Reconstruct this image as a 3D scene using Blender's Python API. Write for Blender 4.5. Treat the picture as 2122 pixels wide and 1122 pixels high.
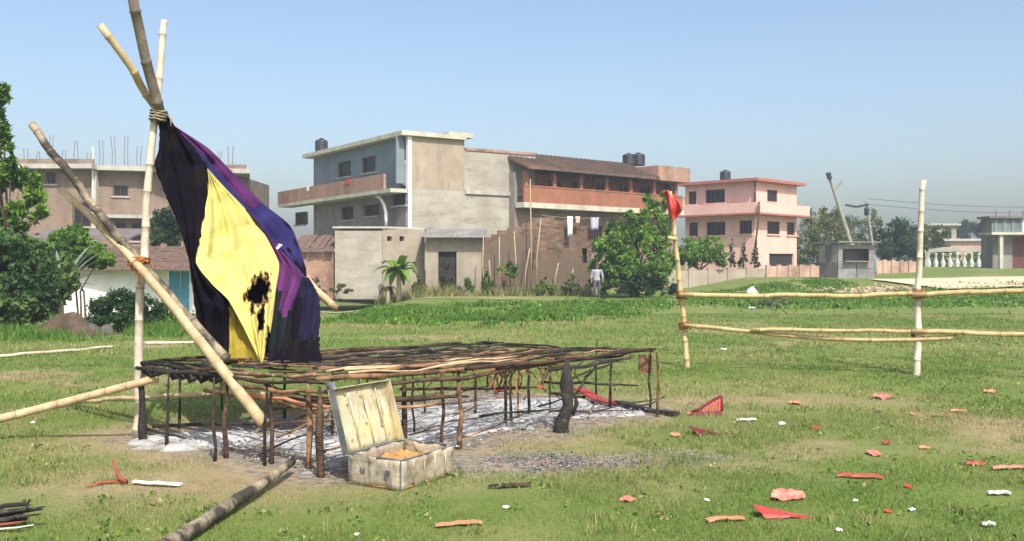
import bpy, math, random
import numpy as np
from mathutils import Vector, Matrix, noise as mnoise
random.seed(7); RNG = np.random.default_rng(7)
for o in list(bpy.data.objects): bpy.data.objects.remove(o)
SC = bpy.context.scene; COL = SC.collection
# ------------------------------------------------------------------ camera, sky, sun, exposure
F = 2000.0; CX = 1061.0; HY = 547.0; EYE = 1.55          # photo pixels, metres
cam = bpy.data.cameras.new('camera'); camo = bpy.data.objects.new('camera', cam); COL.objects.link(camo)
camo.location = (0, 0, EYE); camo.rotation_euler = (math.pi/2, 0, 0)
cam.sensor_width = 36; cam.lens = F/2122*36; cam.shift_y = -14.0/2122
cam.clip_start = .05; cam.clip_end = 6000
SC.camera = camo
SUN_EL = math.radians(50); SUN_AZ = math.radians(20)      # azimuth: right of straight behind the camera
W = bpy.data.worlds.new('World'); SC.world = W; W.use_nodes = True
wn = W.node_tree.nodes; wl = W.node_tree.links; wn.clear()
sky = wn.new('ShaderNodeTexSky'); sky.sky_type = 'NISHITA'; sky.sun_disc = False
sky.sun_elevation = SUN_EL; sky.sun_rotation = math.pi - SUN_AZ
sky.air_density = 1.0; sky.dust_density = 3.5; sky.ozone_density = 1.0; sky.altitude = 0
bg = wn.new('ShaderNodeBackground'); bg.inputs[1].default_value = .142
wo = wn.new('ShaderNodeOutputWorld'); wl.new(sky.outputs[0], bg.inputs[0]); wl.new(bg.outputs[0], wo.inputs[0])
sl = bpy.data.lights.new('sun', 'SUN'); sl.energy = 3.7; sl.angle = math.radians(.55); sl.color = (1, .95, .86)
so = bpy.data.objects.new('sun', sl); COL.objects.link(so)
sdir = Vector((math.sin(SUN_AZ)*math.cos(SUN_EL), -math.cos(SUN_AZ)*math.cos(SUN_EL), math.sin(SUN_EL)))
so.rotation_euler = sdir.to_track_quat('Z', 'Y').to_euler(); so.location = (10, -20, 30)
vs = SC.view_settings; vs.view_transform = 'Standard'; vs.look = 'None'; vs.exposure = 0.6; vs.gamma = 1.0; vs.use_curve_mapping = False
SC.render.engine = 'CYCLES'
# ------------------------------------------------------------------ helpers
def P(px, py, d): return Vector(((px-CX)/F*d, d, EYE-(py-HY)/F*d))       # photo pixel at a known distance
def ss(a, b, x):
    t = np.clip((np.asarray(x, float)-a)/(b-a), 0, 1); return t*t*(3-2*t)
def vnoise(x, y, seed=0):
    x = np.asarray(x, float); y = np.asarray(y, float)
    xi = np.floor(x).astype(np.int64); yi = np.floor(y).astype(np.int64); fx = x-xi; fy = y-yi
    fx = fx*fx*(3-2*fx); fy = fy*fy*(3-2*fy)
    def h(a, b):
        n = (a*374761393 + b*668265263 + seed*1442695041) & 0x7fffffff
        n = ((n ^ (n >> 13))*1274126177) & 0x7fffffff
        return ((n ^ (n >> 16)) & 0xffff)/65535.0
    return (h(xi,yi)*(1-fx)+h(xi+1,yi)*fx)*(1-fy)+(h(xi,yi+1)*(1-fx)+h(xi+1,yi+1)*fx)*fy
def fbm(x, y, seed=0, o=4):
    s = 0; a = .5
    for i in range(o): s = s+a*vnoise(np.asarray(x)*2**i, np.asarray(y)*2**i, seed+i); a *= .5
    return s/(1-.5**o)
def H(x, y):
    """terrain height"""
    x = np.asarray(x, float); y = np.asarray(y, float)
    h = -.8*ss(23, 31, y)*ss(-3.5, -8.5, x)*(1-ss(90, 140, y))
    h = h + .75*ss(41, 54, y)*ss(8.5, 15, x) + .55*ss(57, 76, y)*ss(20, 30, x)
    h = h + (fbm(x*.35, y*.35, 3, 3)-.5)*.07*ss(9, 16, y) + (fbm(x*1.3, y*1.3, 9, 2)-.5)*.02*ss(5, 9, y)
    return h
def G(px, py, lift=0.0):
    """point on the near ground under a photo pixel"""
    d = EYE*F/(py-HY)
    for _ in range(6):
        d = (EYE-float(H((px-CX)/F*d, d)))*F/(py-HY)
    v = P(px, py, d); v.z += lift; return v
def on_wall(A, B, px, py):
    k = (px-CX)/F; dx = B[0]-A[0]; dy = B[1]-A[1]; L = math.hypot(dx, dy); dx /= L; dy /= L
    t = (k*A[1]-A[0])/(dx-k*dy); d = A[1]+dy*t
    return t, EYE-(py-HY)/F*d
def tag(o, label=None, cat=None, group=None, kind=None):
    if label: o['label'] = label
    if cat: o['category'] = cat
    if group: o['group'] = group
    if kind: o['kind'] = kind
    return o
def thing(name, label, cat, loc=(0,0,0), group=None):
    o = bpy.data.objects.new(name, None); o.empty_display_size = .2; COL.objects.link(o); o.location = loc
    return tag(o, label, cat, group)
def rootloc(o):
    while o.parent: o = o.parent
    return Vector(o.location)
class MB:
    def __init__(s): s.v = []; s.f = []; s.m = []
    def quad(s, pts, mi=0):
        n = len(s.v); s.v += [Vector(p) for p in pts]; s.f.append(tuple(range(n, n+len(pts)))); s.m.append(mi); return s
    def hexa(s, c, mi=0):                       # c: 4 bottom (ccw), 4 top
        n = len(s.v); s.v += [Vector(p) for p in c]
        for q in ((3,2,1,0),(4,5,6,7),(0,1,5,4),(1,2,6,5),(2,3,7,6),(3,0,4,7)):
            s.f.append(tuple(n+i for i in q)); s.m.append(mi)
        return s
    def obox(s, o, a, b, c, mi=0):              # corner + three edge vectors (right-handed)
        o, a, b, c = map(Vector, (o, a, b, c)); return s.hexa([o, o+a, o+a+b, o+b, o+c, o+a+c, o+a+b+c, o+b+c], mi)
    def box(s, x0, x1, y0, y1, z0, z1, mi=0): return s.obox((x0,y0,z0), (x1-x0,0,0), (0,y1-y0,0), (0,0,z1-z0), mi)
    def tube(s, path, rad, n=8, mi=0, caps=True, mfun=None):
        path = [Vector(p) for p in path]
        if not hasattr(rad, '__len__'): rad = [rad]*len(path)
        T = [(path[min(i+1,len(path)-1)]-path[max(i-1,0)]).normalized() for i in range(len(path))]
        up = Vector((0,0,1)) if abs(T[0].z) < .9 else Vector((1,0,0)); N = (up-T[0]*up.dot(T[0])).normalized()
        b0 = len(s.v)
        for i, p in enumerate(path):
            N = (N-T[i]*N.dot(T[i])).normalized(); Bv = T[i].cross(N)
            for k in range(n):
                a = 2*math.pi*k/n; s.v.append(p+(N*math.cos(a)+Bv*math.sin(a))*rad[i])
        for i in range(len(path)-1):
            for k in range(n):
                k2 = (k+1) % n
                s.f.append((b0+i*n+k, b0+i*n+k2, b0+(i+1)*n+k2, b0+(i+1)*n+k)); s.m.append(mfun(i) if mfun else mi)
        if caps:
            s.f.append(tuple(b0+k for k in reversed(range(n)))); s.m.append(mfun(0) if mfun else mi)
            s.f.append(tuple(b0+(len(path)-1)*n+k for k in range(n))); s.m.append(mfun(len(path)-2) if mfun else mi)
        return s
    def lathe(s, c, prof, n=14, mi=0):          # profile [(r,z)...] about vertical axis at c
        c = Vector(c); b0 = len(s.v)
        for r, z in prof:
            for k in range(n):
                a = 2*math.pi*k/n; s.v.append(c+Vector((r*math.cos(a), r*math.sin(a), z)))
        for i in range(len(prof)-1):
            for k in range(n):
                k2 = (k+1) % n; s.f.append((b0+i*n+k, b0+i*n+k2, b0+(i+1)*n+k2, b0+(i+1)*n+k)); s.m.append(mi)
        s.f.append(tuple(b0+k for k in reversed(range(n)))); s.m.append(mi)
        s.f.append(tuple(b0+(len(prof)-1)*n+k for k in range(n))); s.m.append(mi); return s
    def build(s, name, mats, parent=None, smooth=False, bevel=0):
        org = rootloc(parent) if parent else (sum(s.v, Vector())/max(1,len(s.v)))
        if not parent: org = Vector((org.x, org.y, min(p.z for p in s.v)))
        me = bpy.data.meshes.new(name); me.from_pydata([p-org for p in s.v], [], s.f)
        if not isinstance(mats, (list, tuple)): mats = [mats]
        for m in mats: me.materials.append(m)
        me.polygons.foreach_set('material_index', s.m)
        if smooth: me.polygons.foreach_set('use_smooth', [True]*len(s.f))
        uv = me.uv_layers.new(name='uv'); me.update(); co = s.v; dat = uv.data
        for p in me.polygons:
            n = p.normal
            if abs(n.z) > .8: t1 = Vector((1,0,0)); t2 = Vector((0,1,0))
            else: t1 = Vector((-n.y, n.x, 0)).normalized(); t2 = Vector((0,0,1))
            for li in p.loop_indices:
                q = co[me.loops[li].vertex_index]; dat[li].uv = (q.dot(t1), q.dot(t2))
        o = bpy.data.objects.new(name, me); COL.objects.link(o)
        if parent: o.parent = parent
        else: o.location = org
        if bevel:
            b = o.modifiers.new('bevel', 'BEVEL'); b.width = bevel; b.segments = 2; b.limit_method = 'ANGLE'
        return o
def mesh_np(name, verts, faces, mats, midx=None, parent=None, smooth=False, org=None):
    verts = np.asarray(verts, float); faces = np.asarray(faces, np.int32); k = faces.shape[1]
    if parent: org = np.array(rootloc(parent))
    elif org is None: org = np.zeros(3)
    me = bpy.data.meshes.new(name); me.vertices.add(len(verts)); me.vertices.foreach_set('co', (verts-org).ravel())
    me.loops.add(faces.size); me.loops.foreach_set('vertex_index', faces.ravel())
    me.polygons.add(len(faces)); me.polygons.foreach_set('loop_start', np.arange(len(faces), dtype=np.int32)*k)
    me.polygons.foreach_set('loop_total', np.full(len(faces), k, np.int32))
    for m in (mats if isinstance(mats, (list,tuple)) else [mats]): me.materials.append(m)
    if midx is not None: me.polygons.foreach_set('material_index', np.asarray(midx, np.int32))
    if smooth: me.polygons.foreach_set('use_smooth', np.ones(len(faces), bool))
    me.update(calc_edges=True)
    o = bpy.data.objects.new(name, me); COL.objects.link(o)
    if parent: o.parent = parent
    else: o.location = org
    return o
# ------------------------------------------------------------------ materials
MATS = {}
def newmat(name):
    m = bpy.data.materials.new(name); m.use_nodes = True; nt = m.node_tree; nt.nodes.clear(); MATS[name] = m
    return m, nt.nodes, nt.links
def srf(c): return (c[0], c[1], c[2], 1)
def surf(name, c1, c2=None, scale=4, rough=.8, bump=0, detail=5, metal=0, stain=None, stain_amt=.5, stain_scale=(.6,.6,.12), stretch=(1,1,1), coord='Object', lo=.35, hi=.65, spec=.3, hue=.0, c3=None, s3=18):
    """noise between two colours, optional vertical stains, fine speckle and bump"""
    m, N, L = newmat(name)
    out = N.new('ShaderNodeOutputMaterial'); b = N.new('ShaderNodeBsdfPrincipled'); L.new(b.outputs[0], out.inputs[0])
    b.inputs['Roughness'].default_value = rough; b.inputs['Metallic'].default_value = metal; b.inputs['Specular IOR Level'].default_value = spec
    tc = N.new('ShaderNodeTexCoord'); mp = N.new('ShaderNodeMapping'); L.new(tc.outputs[coord], mp.inputs[0]); mp.inputs['Scale'].default_value = stretch
    c2 = c2 or tuple(x*.8 for x in c1)
    nz = N.new('ShaderNodeTexNoise'); nz.inputs['Scale'].default_value = scale; nz.inputs['Detail'].default_value = detail; nz.inputs['Roughness'].default_value = .62
    L.new(mp.outputs[0], nz.inputs['Vector'])
    mr = N.new('ShaderNodeMapRange'); mr.inputs['From Min'].default_value = lo; mr.inputs['From Max'].default_value = hi; L.new(nz.outputs['Fac'], mr.inputs[0])
    mx = N.new('ShaderNodeMix'); mx.data_type = 'RGBA'; L.new(mr.outputs[0], mx.inputs['Factor']); mx.inputs['A'].default_value = srf(c1); mx.inputs['B'].default_value = srf(c2)
    col = mx.outputs['Result']
    def layer(col, c, sc, vec_scale, amt, lo, hi):
        mp2 = N.new('ShaderNodeMapping'); L.new(tc.outputs[coord], mp2.inputs[0]); mp2.inputs['Scale'].default_value = vec_scale
        n2 = N.new('ShaderNodeTexNoise'); n2.inputs['Scale'].default_value = sc; n2.inputs['Detail'].default_value = 6; n2.inputs['Roughness'].default_value = .65; L.new(mp2.outputs[0], n2.inputs['Vector'])
        r2 = N.new('ShaderNodeMapRange'); r2.inputs['From Min'].default_value = lo; r2.inputs['From Max'].default_value = hi; r2.inputs['To Max'].default_value = amt; L.new(n2.outputs['Fac'], r2.inputs[0])
        m2 = N.new('ShaderNodeMix'); m2.data_type = 'RGBA'; L.new(r2.outputs[0], m2.inputs['Factor']); L.new(col, m2.inputs['A']); m2.inputs['B'].default_value = srf(c)
        return m2.outputs['Result']
    if stain: col = layer(col, stain, 1.6, stain_scale, stain_amt, .5, .72)
    if c3: col = layer(col, c3, s3, (1,1,1), .8, .56, .7)
    oi = N.new('ShaderNodeObjectInfo'); hs = N.new('ShaderNodeHueSaturation'); L.new(col, hs.inputs['Color'])
    r3 = N.new('ShaderNodeMapRange'); r3.inputs['To Min'].default_value = 1-hue; r3.inputs['To Max'].default_value = 1+hue; L.new(oi.outputs['Random'], r3.inputs[0]); L.new(r3.outputs[0], hs.inputs['Value'])
    L.new(hs.outputs[0], b.inputs['Base Color'])
    if bump:
        bp = N.new('ShaderNodeBump'); bp.inputs['Strength'].default_value = bump; bp.inputs['Distance'].default_value = .02
        n3 = N.new('ShaderNodeTexNoise'); n3.inputs['Scale'].default_value = scale*5; n3.inputs['Detail'].default_value = 6; L.new(mp.outputs[0], n3.inputs['Vector'])
        L.new(n3.outputs['Fac'], bp.inputs['Height']); L.new(bp.outputs[0], b.inputs['Normal'])
    return m
def brick_mat(name, c1, c2, mortar, w=.25, h=.085, plaster=None):
    m, N, L = newmat(name)
    out = N.new('ShaderNodeOutputMaterial'); b = N.new('ShaderNodeBsdfPrincipled'); L.new(b.outputs[0], out.inputs[0]); b.inputs['Roughness'].default_value = .9; b.inputs['Specular IOR Level'].default_value = .2
    tc = N.new('ShaderNodeTexCoord'); br = N.new('ShaderNodeTexBrick'); L.new(tc.outputs['UV'], br.inputs['Vector'])
    br.inputs['Color1'].default_value = srf(c1); br.inputs['Color2'].default_value = srf(c2); br.inputs['Mortar'].default_value = srf(mortar)
    br.inputs['Scale'].default_value = 1; br.inputs['Brick Width'].default_value = w; br.inputs['Row Height'].default_value = h; br.inputs['Mortar Size'].default_value = .012
    col = br.outputs['Color']
    def ly(col, c, sc, lo, hi, amt, st=(1,1,1)):
        mp = N.new('ShaderNodeMapping'); mp.inputs['Scale'].default_value = st; L.new(tc.outputs['Object'], mp.inputs[0])
        nz = N.new('ShaderNodeTexNoise'); nz.inputs['Scale'].default_value = sc; nz.inputs['Detail'].default_value = 6; L.new(mp.outputs[0], nz.inputs['Vector'])
        mr = N.new('ShaderNodeMapRange'); mr.inputs['From Min'].default_value = lo; mr.inputs['From Max'].default_value = hi; mr.inputs['To Max'].default_value = amt; L.new(nz.outputs['Fac'], mr.inputs[0])
        mx = N.new('ShaderNodeMix'); mx.data_type = 'RGBA'; L.new(mr.outputs[0], mx.inputs['Factor']); L.new(col, mx.inputs['A']); mx.inputs['B'].default_value = srf(c); return mx.outputs['Result']
    col = ly(col, tuple(x*.45 for x in c1), .9, .45, .7, .75, (1,1,.35))
    col = ly(col, mortar, 2.2, .52, .7, .6)
    if plaster: col = ly(col, plaster, .5, .46, .52, .95)
    L.new(col, b.inputs['Base Color'])
    bp = N.new('ShaderNodeBump'); bp.inputs['Strength'].default_value = .4; bp.inputs['Distance'].default_value = .01; L.new(br.outputs['Fac'], bp.inputs['Height']); bp.invert = True; L.new(bp.outputs[0], b.inputs['Normal'])
    return m
def leafmat(name, c, c2, trans=.3):
    m, N, L = newmat(name)
    out = N.new('ShaderNodeOutputMaterial'); d = N.new('ShaderNodeBsdfPrincipled'); d.inputs['Roughness'].default_value = .55; d.inputs['Specular IOR Level'].default_value = .25
    t = N.new('ShaderNodeBsdfTranslucent'); mx = N.new('ShaderNodeMixShader'); mx.inputs[0].default_value = trans
    tc = N.new('ShaderNodeTexCoord'); nz = N.new('ShaderNodeTexNoise'); nz.inputs['Scale'].default_value = 1.7; nz.inputs['Detail'].default_value = 5; L.new(tc.outputs['Object'], nz.inputs['Vector'])
    mr = N.new('ShaderNodeMapRange'); mr.inputs['From Min'].default_value = .35; mr.inputs['From Max'].default_value = .65; L.new(nz.outputs['Fac'], mr.inputs[0])
    cm = N.new('ShaderNodeMix'); cm.data_type = 'RGBA'; L.new(mr.outputs[0], cm.inputs['Factor']); cm.inputs['A'].default_value = srf(c); cm.inputs['B'].default_value = srf(c2)
    L.new(cm.outputs['Result'], d.inputs['Base Color']); L.new(cm.outputs['Result'], t.inputs['Color'])
    L.new(d.outputs[0], mx.inputs[1]); L.new(t.outputs[0], mx.inputs[2]); L.new(mx.outputs[0], out.inputs[0]); return m
BAM = [surf('bamboo', (.56,.43,.26), (.38,.27,.15), 9, .6, .15, stretch=(1,1,.35), hue=.12, c3=(.3,.24,.17), s3=7), surf('bamboo_node', (.3,.2,.11), (.42,.3,.17), 20, .7)]
BAMY = [surf('bamboo_yellow', (.56,.43,.22), (.4,.29,.13), 9, .6, .15, hue=.1, c3=(.33,.2,.08), s3=8), BAM[1]]
BAMG = [surf('bamboo_grey', (.2,.17,.13), (.11,.09,.07), 7, .75, .2, hue=.1, c3=(.3,.26,.2), s3=9), surf('bamboo_grey_node', (.08,.06,.05), (.14,.11,.08), 20, .8)]
BAMW = [surf('bamboo_pale', (.58,.52,.41), (.44,.37,.28), 8, .6, .15, hue=.06, c3=(.4,.34,.26), s3=7), surf('bamboo_pale_node', (.36,.29,.2), (.46,.38,.27), 20, .7)]
CHAR = surf('charred_wood', (.02,.018,.016), (.045,.04,.035), 14, .9, 1, hue=.35, c3=(.15,.13,.115), s3=9)
CHARB = surf('scorched_wood', (.1,.06,.036), (.03,.021,.016), 7, .85, .8, hue=.35, c3=(.16,.105,.07), s3=9)
RAW = surf('singed_bamboo', (.25,.14,.07), (.07,.042,.025), 5, .8, .6, hue=.3, c3=(.36,.25,.15), s3=8, lo=.42, hi=.58)
CHARBAM = surf('half_burnt_bamboo', (.3,.25,.17), (.045,.038,.03), 4, .8, .4, lo=.4, hi=.56, hue=.1)
ROPE = surf('orange_rope', (.42,.15,.035), (.28,.09,.02), 30, .9, .5); ROPET = surf('jute_rope', (.36,.3,.2), (.24,.19,.12), 30, .9, .5)
ASH = surf('ash', (.5,.5,.49), (.28,.275,.27), 2.2, .95, .7, detail=10, c3=(.13,.125,.12), s3=2.7, lo=.4, hi=.62, stain=(.24,.21,.18), stain_amt=.7, stain_scale=(1.4,2.8,2))
ASHD = surf('dark_ash', (.13,.13,.14), (.26,.26,.27), 4, .95, 1, c3=(.04,.04,.045), s3=5)
YEL = surf('yellow_cloth', (.64,.56,.18), (.57,.49,.14), 3, .85, .4, c3=(.46,.38,.11), s3=7, spec=.15, stain=(.36,.3,.12), stain_amt=.5, stain_scale=(3,3,.8))
YELD = surf('shaded_yellow_cloth', (.36,.28,.03), (.2,.15,.02), 5, .85, .25)  # inner side of the yellow cloth, its shade put into the colour
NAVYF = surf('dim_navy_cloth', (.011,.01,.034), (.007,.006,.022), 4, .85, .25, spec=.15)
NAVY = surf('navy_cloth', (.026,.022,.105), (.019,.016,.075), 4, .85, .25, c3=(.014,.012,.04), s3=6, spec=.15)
NAVYD = surf('dark_navy_cloth', (.006,.0035,.009), (.004,.003,.006), 5, .95, .3, c3=(.02,.012,.03), s3=7, spec=.1)  # navy taken near black to hold the shade of the cloth's left side
SCOR = surf('scorched_yellow', (.2,.11,.03), (.09,.05,.02), 25, .95)
PUR = surf('purple_cloth', (.105,.024,.11), (.07,.018,.085), 4, .85, .25, spec=.15)
BURN = surf('burnt_cloth', (.006,.005,.005), (.01,.008,.007), 20, .95, spec=.1)
TEAL = surf('sooty_teal_cloth', (.006,.01,.012), (.011,.013,.015), 6, .95, spec=.1)
RED = surf('red_plastic', (.5,.055,.045), (.38,.035,.03), 8, .5, .2, c3=(.2,.04,.03), s3=14, hue=.15, spec=.4)
PINK = surf('faded_red_plastic', (.6,.24,.18), (.48,.13,.1), 9, .6, .2, hue=.15, c3=(.3,.1,.07), s3=14)
ORAN = surf('orange_plastic', (.58,.26,.14), (.45,.17,.09), 8, .6, .1, hue=.1)
DRED2 = surf('dull_red_plastic', (.33,.08,.05), (.2,.05,.035), 10, .7)
DRED = surf('sooty_red_plastic', (.17,.02,.02), (.04,.012,.012), 10, .6, .1)
WHT = surf('white_scrap', (.7,.7,.66), (.5,.5,.46), 14, .85, .3, c3=(.34,.32,.27), s3=16); BLK = surf('black_lump', (.03,.03,.03), (.06,.055,.05), 10, .9, .4)
TIN = surf('tin_cream', (.5,.44,.33), (.34,.29,.21), 6, .55, .4, metal=.15, c3=(.19,.1,.045), s3=5, spec=.35, stain=(.1,.085,.065), stain_amt=.9, stain_scale=(7,7,1.5))
TINY = surf('tin_yellowed', (.62,.52,.25), (.56,.52,.4), 4, .45, .3, metal=.2, c3=(.38,.26,.09), s3=4, spec=.4, stain=(.12,.11,.09), stain_amt=.85, stain_scale=(8,8,1.2))
TIND = surf('tin_burnt', (.1,.11,.12), (.2,.21,.21), 9, .6, .2, metal=.3); RUST = surf('rust', (.5,.2,.05), (.42,.26,.09), 12, .9, .8, c3=(.1,.05,.025), s3=9)
SILV = surf('bare_tin', (.62,.62,.62), (.42,.43,.44), 9, .4, .1, metal=.5)
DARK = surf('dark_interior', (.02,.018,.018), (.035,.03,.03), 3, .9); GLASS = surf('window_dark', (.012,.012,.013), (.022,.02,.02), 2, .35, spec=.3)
FRM = surf('window_timber', (.16,.09,.06), (.1,.06,.04), 8, .7)
CONC = surf('concrete', (.46,.44,.39), (.35,.33,.3), 1.2, .9, .3, stain=(.14,.13,.12), stain_amt=.6)
def _fade():
    nt = ASH.node_tree; N = nt.nodes; L = nt.links; hs = next(n for n in N if n.type == 'HUE_SAT'); b = next(n for n in N if n.type == 'BSDF_PRINCIPLED')
    at = N.new('ShaderNodeAttribute'); at.attribute_name = 'fade'; mx = N.new('ShaderNodeMix'); mx.data_type = 'RGBA'; L.new(at.outputs['Fac'], mx.inputs['Factor']); L.new(hs.outputs[0], mx.inputs['A']); mx.inputs['B'].default_value = (.13,.11,.09,1); L.new(mx.outputs['Result'], b.inputs['Base Color'])
_fade()
CREAM = surf('cream_plaster', (.39,.325,.24), (.3,.25,.185), .9, .9, .4, stain=(.19,.16,.12), stain_amt=.7, stain_scale=(1.3,1.3,.3), c3=(.27,.22,.165), s3=2.2)
CREAM2 = surf('pale_plaster', (.4,.375,.315), (.29,.27,.225), .8, .9, .4, stain=(.2,.18,.145), stain_amt=.75, stain_scale=(.35,.35,1.6), c3=(.29,.255,.205), s3=2.4)
GREYP = surf('blue_grey_plaster', (.21,.25,.28), (.16,.2,.22), .8, .9, .2, stain=(.12,.13,.14), stain_amt=.5)
GREYW = surf('grey_plaster', (.27,.25,.235), (.19,.175,.16), .9, .9, .3, stain=(.08,.07,.065), stain_amt=.75, c3=(.34,.26,.2), s3=1.6)
SLABC = surf('slab_edge', (.56,.53,.42), (.4,.38,.3), 1.5, .85, .2, stain=(.2,.19,.16), stain_amt=.6)
BRK = brick_mat('brown_brick', (.11,.065,.042), (.24,.145,.095), (.19,.16,.125), w=.34, h=.13, plaster=(.14,.105,.075))
BRKL = brick_mat('tan_brick', (.21,.145,.105), (.28,.195,.14), (.25,.21,.17))
BRKR = brick_mat('parapet_brick', (.36,.17,.115), (.42,.22,.15), (.36,.3,.24))
ORNG = surf('orange_paint', (.34,.145,.085), (.26,.105,.062), 1.2, .85, .1, stain=(.16,.08,.05), stain_amt=.75, c3=(.25,.1,.06), s3=3); BRNF = surf('brown_fascia', (.15,.1,.075), (.09,.065,.052), 1, .9, .3, stain=(.26,.14,.08), stain_amt=.6, stain_scale=(.5,.5,.5), c3=(.06,.045,.04), s3=2)
PNK = surf('pink_paint', (.8,.5,.42), (.7,.43,.36), .7, .85, .1, stain=(.5,.3,.25), stain_amt=.4); PNKD = surf('dark_pink_trim', (.42,.16,.13), (.34,.12,.1), 1, .8)
YPL = surf('yellow_plaster', (.72,.62,.3), (.64,.52,.24), 1, .85); WALLW = surf('whitewash', (.8,.8,.78), (.7,.7,.67), 1.2, .9, .1, stain=(.45,.43,.4), stain_amt=.35)
BLUE = surf('blue_door_paint', (.07,.3,.42), (.05,.22,.33), 3, .6, stain=(.3,.4,.42), stain_amt=.6); TILE = surf('clay_tile', (.17,.11,.08), (.1,.068,.052), 5, .95, .4, c3=(.32,.2,.13), s3=9)
PLAST = surf('black_plastic', (.02,.024,.028), (.04,.045,.05), 3, .45); STEEL = surf('rusty_rebar', (.2,.16,.14), (.14,.11,.1), 5, .8)
CORR = surf('corrugated_tin', (.31,.32,.31), (.21,.215,.21), 1.5, .5, .1, metal=.25, stain=(.24,.15,.1), stain_amt=.6, hue=.12); CORRD = surf('weathered_tin', (.2,.18,.17), (.13,.11,.1), 1.5, .6, .1, stain=(.2,.1,.06), stain_amt=.6, hue=.15)
MAROON = surf('maroon_shutter', (.16,.05,.045), (.12,.035,.03), 2, .6); POLEC = surf('pole_concrete', (.3,.31,.26), (.22,.23,.2), 3, .85); WIRE = surf('wire', (.05,.05,.055), None, 3, .6)
EARTH = surf('earth', (.11,.075,.05), (.06,.045,.03), 4, .95, 1, c3=(.035,.03,.022), s3=3); SAND = surf('sand', (.6,.48,.33), (.5,.4,.27), 1.5, .95, .3); PATH = surf('worn_path', (.48,.41,.27), (.36,.33,.2), 2, .95, .3)
STONEW = surf('rendered_wall', (.38,.33,.26), (.26,.22,.17), .9, .95, .3, stain=(.2,.18,.14), stain_amt=.6); PINKB = brick_mat('pink_brick', (.5,.3,.22), (.56,.37,.28), (.46,.4,.33))
BARK = surf('bark', (.14,.1,.07), (.09,.065,.045), 8, .95, .5, stretch=(1,1,.3)); BALU = surf('pale_green_paint', (.5,.56,.5), (.4,.45,.4), 3, .8)
BLK2 = surf('grey_stone', (.12,.11,.1), (.07,.065,.06), 6, .95, .5)
STRAWM = surf('dry_stalk', (.4,.33,.22), (.3,.24,.16), 6, .9)
LF = {'bright': [leafmat('leaf_bright', (.15,.27,.03), (.2,.33,.045)), leafmat('leaf_mid', (.09,.19,.022), (.13,.24,.03)), leafmat('leaf_deep', (.035,.09,.015), (.06,.13,.02))],
      'dark': [leafmat('leaf_dark', (.035,.08,.025), (.05,.1,.03)), leafmat('leaf_darker', (.02,.055,.018), (.035,.075,.022)), leafmat('leaf_darkest', (.015,.04,.015), (.025,.055,.02))],
      'olive': [leafmat('leaf_olive', (.16,.18,.04), (.2,.2,.06)), leafmat('leaf_olive_mid', (.1,.13,.03), (.14,.16,.04)), leafmat('leaf_olive_deep', (.05,.075,.02), (.08,.1,.03))],
      'mixed': [leafmat('leaf_mixed', (.1,.17,.04), (.14,.22,.06)), leafmat('leaf_mixed_mid', (.055,.115,.03), (.085,.15,.035)), leafmat('leaf_mixed_deep', (.025,.06,.018), (.04,.085,.022))],
      'pale': [leafmat('leaf_pale', (.2,.25,.1), (.26,.28,.13)), leafmat('leaf_pale_mid', (.12,.17,.06), (.17,.21,.09)), leafmat('leaf_pale_deep', (.07,.11,.04), (.1,.14,.06))],
      'silver': [leafmat('leaf_silver', (.16,.22,.16), (.22,.27,.2)), leafmat('leaf_silver_mid', (.09,.15,.09), (.13,.19,.12)), leafmat('leaf_silver_deep', (.04,.08,.045), (.07,.11,.06))]}
GR = [leafmat('grass_green', (.105,.19,.035), (.15,.23,.05), .25), leafmat('grass_olive', (.165,.215,.055), (.215,.25,.075), .25), leafmat('grass_straw', (.36,.31,.15), (.28,.26,.11), .2), leafmat('grass_lush', (.06,.17,.02), (.1,.23,.03), .3)]
# ------------------------------------------------------------------ stage footprint (needed by the ground)
SL = Vector((-3.2, 8.45)); SU = Vector((.79, -.613)).normalized(); SV = Vector((.675, .738)).normalized(); SW, SLEN = 2.35, 4.2
def stage(u, v, z): q = SL+SU*u+SV*v; return Vector((q.x, q.y, z-max(0,z/.66)*(.095*v/SLEN*(1-.55*u/SW))))
def stage_uv(x, y):
    dx = np.asarray(x)-SL.x; dy = np.asarray(y)-SL.y; det = SU.x*SV.y-SU.y*SV.x
    return (dx*SV.y-dy*SV.x)/det, (SU.x*dy-SU.y*dx)/det
def stage_dist(x, y):
    u, v = stage_uv(x, y); du = np.maximum(np.maximum(-u, u-SW), 0); dv = np.maximum(np.maximum(-v, v-SLEN), 0); return np.hypot(du, dv)
def dirt_mask(x, y):
    d = stage_dist(x, y); n = fbm(np.asarray(x)*1.1, np.asarray(y)*1.1, 21); n2 = fbm(np.asarray(x)*.45, np.asarray(y)*.45, 5)
    m = ss(1.25, .1, d+(n-.5)*1.5)
    ex = np.exp(-(((np.asarray(x)-2.6)/1.7)**2+((np.asarray(y)-10.9)/.55)**2))        # worn strip right of the stage
    ex2 = np.exp(-(((np.asarray(x)-.4)/1.6)**2+((np.asarray(y)-7.5)/.75)**2))+1.1*np.exp(-(((np.asarray(x)+2.3)/1.3)**2+((np.asarray(y)-6.85)/.6)**2))
    m = np.maximum(m, np.clip((ex*.9+ex2*.9)+(n-.5)*.9, 0, 1)*.85)
    ex3 = np.exp(-(((np.asarray(x)-.3)/1.05)**4+((np.asarray(y)-7.5-.12*np.asarray(x))/.33)**4)); m = np.maximum(m, np.clip(ex3*1.2+(n-.5)*.8*ex3, 0, 1))
    return np.clip(np.maximum(m, .75*ss(.6, .76, n2+.25*(n-.5))), 0, 1)
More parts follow.
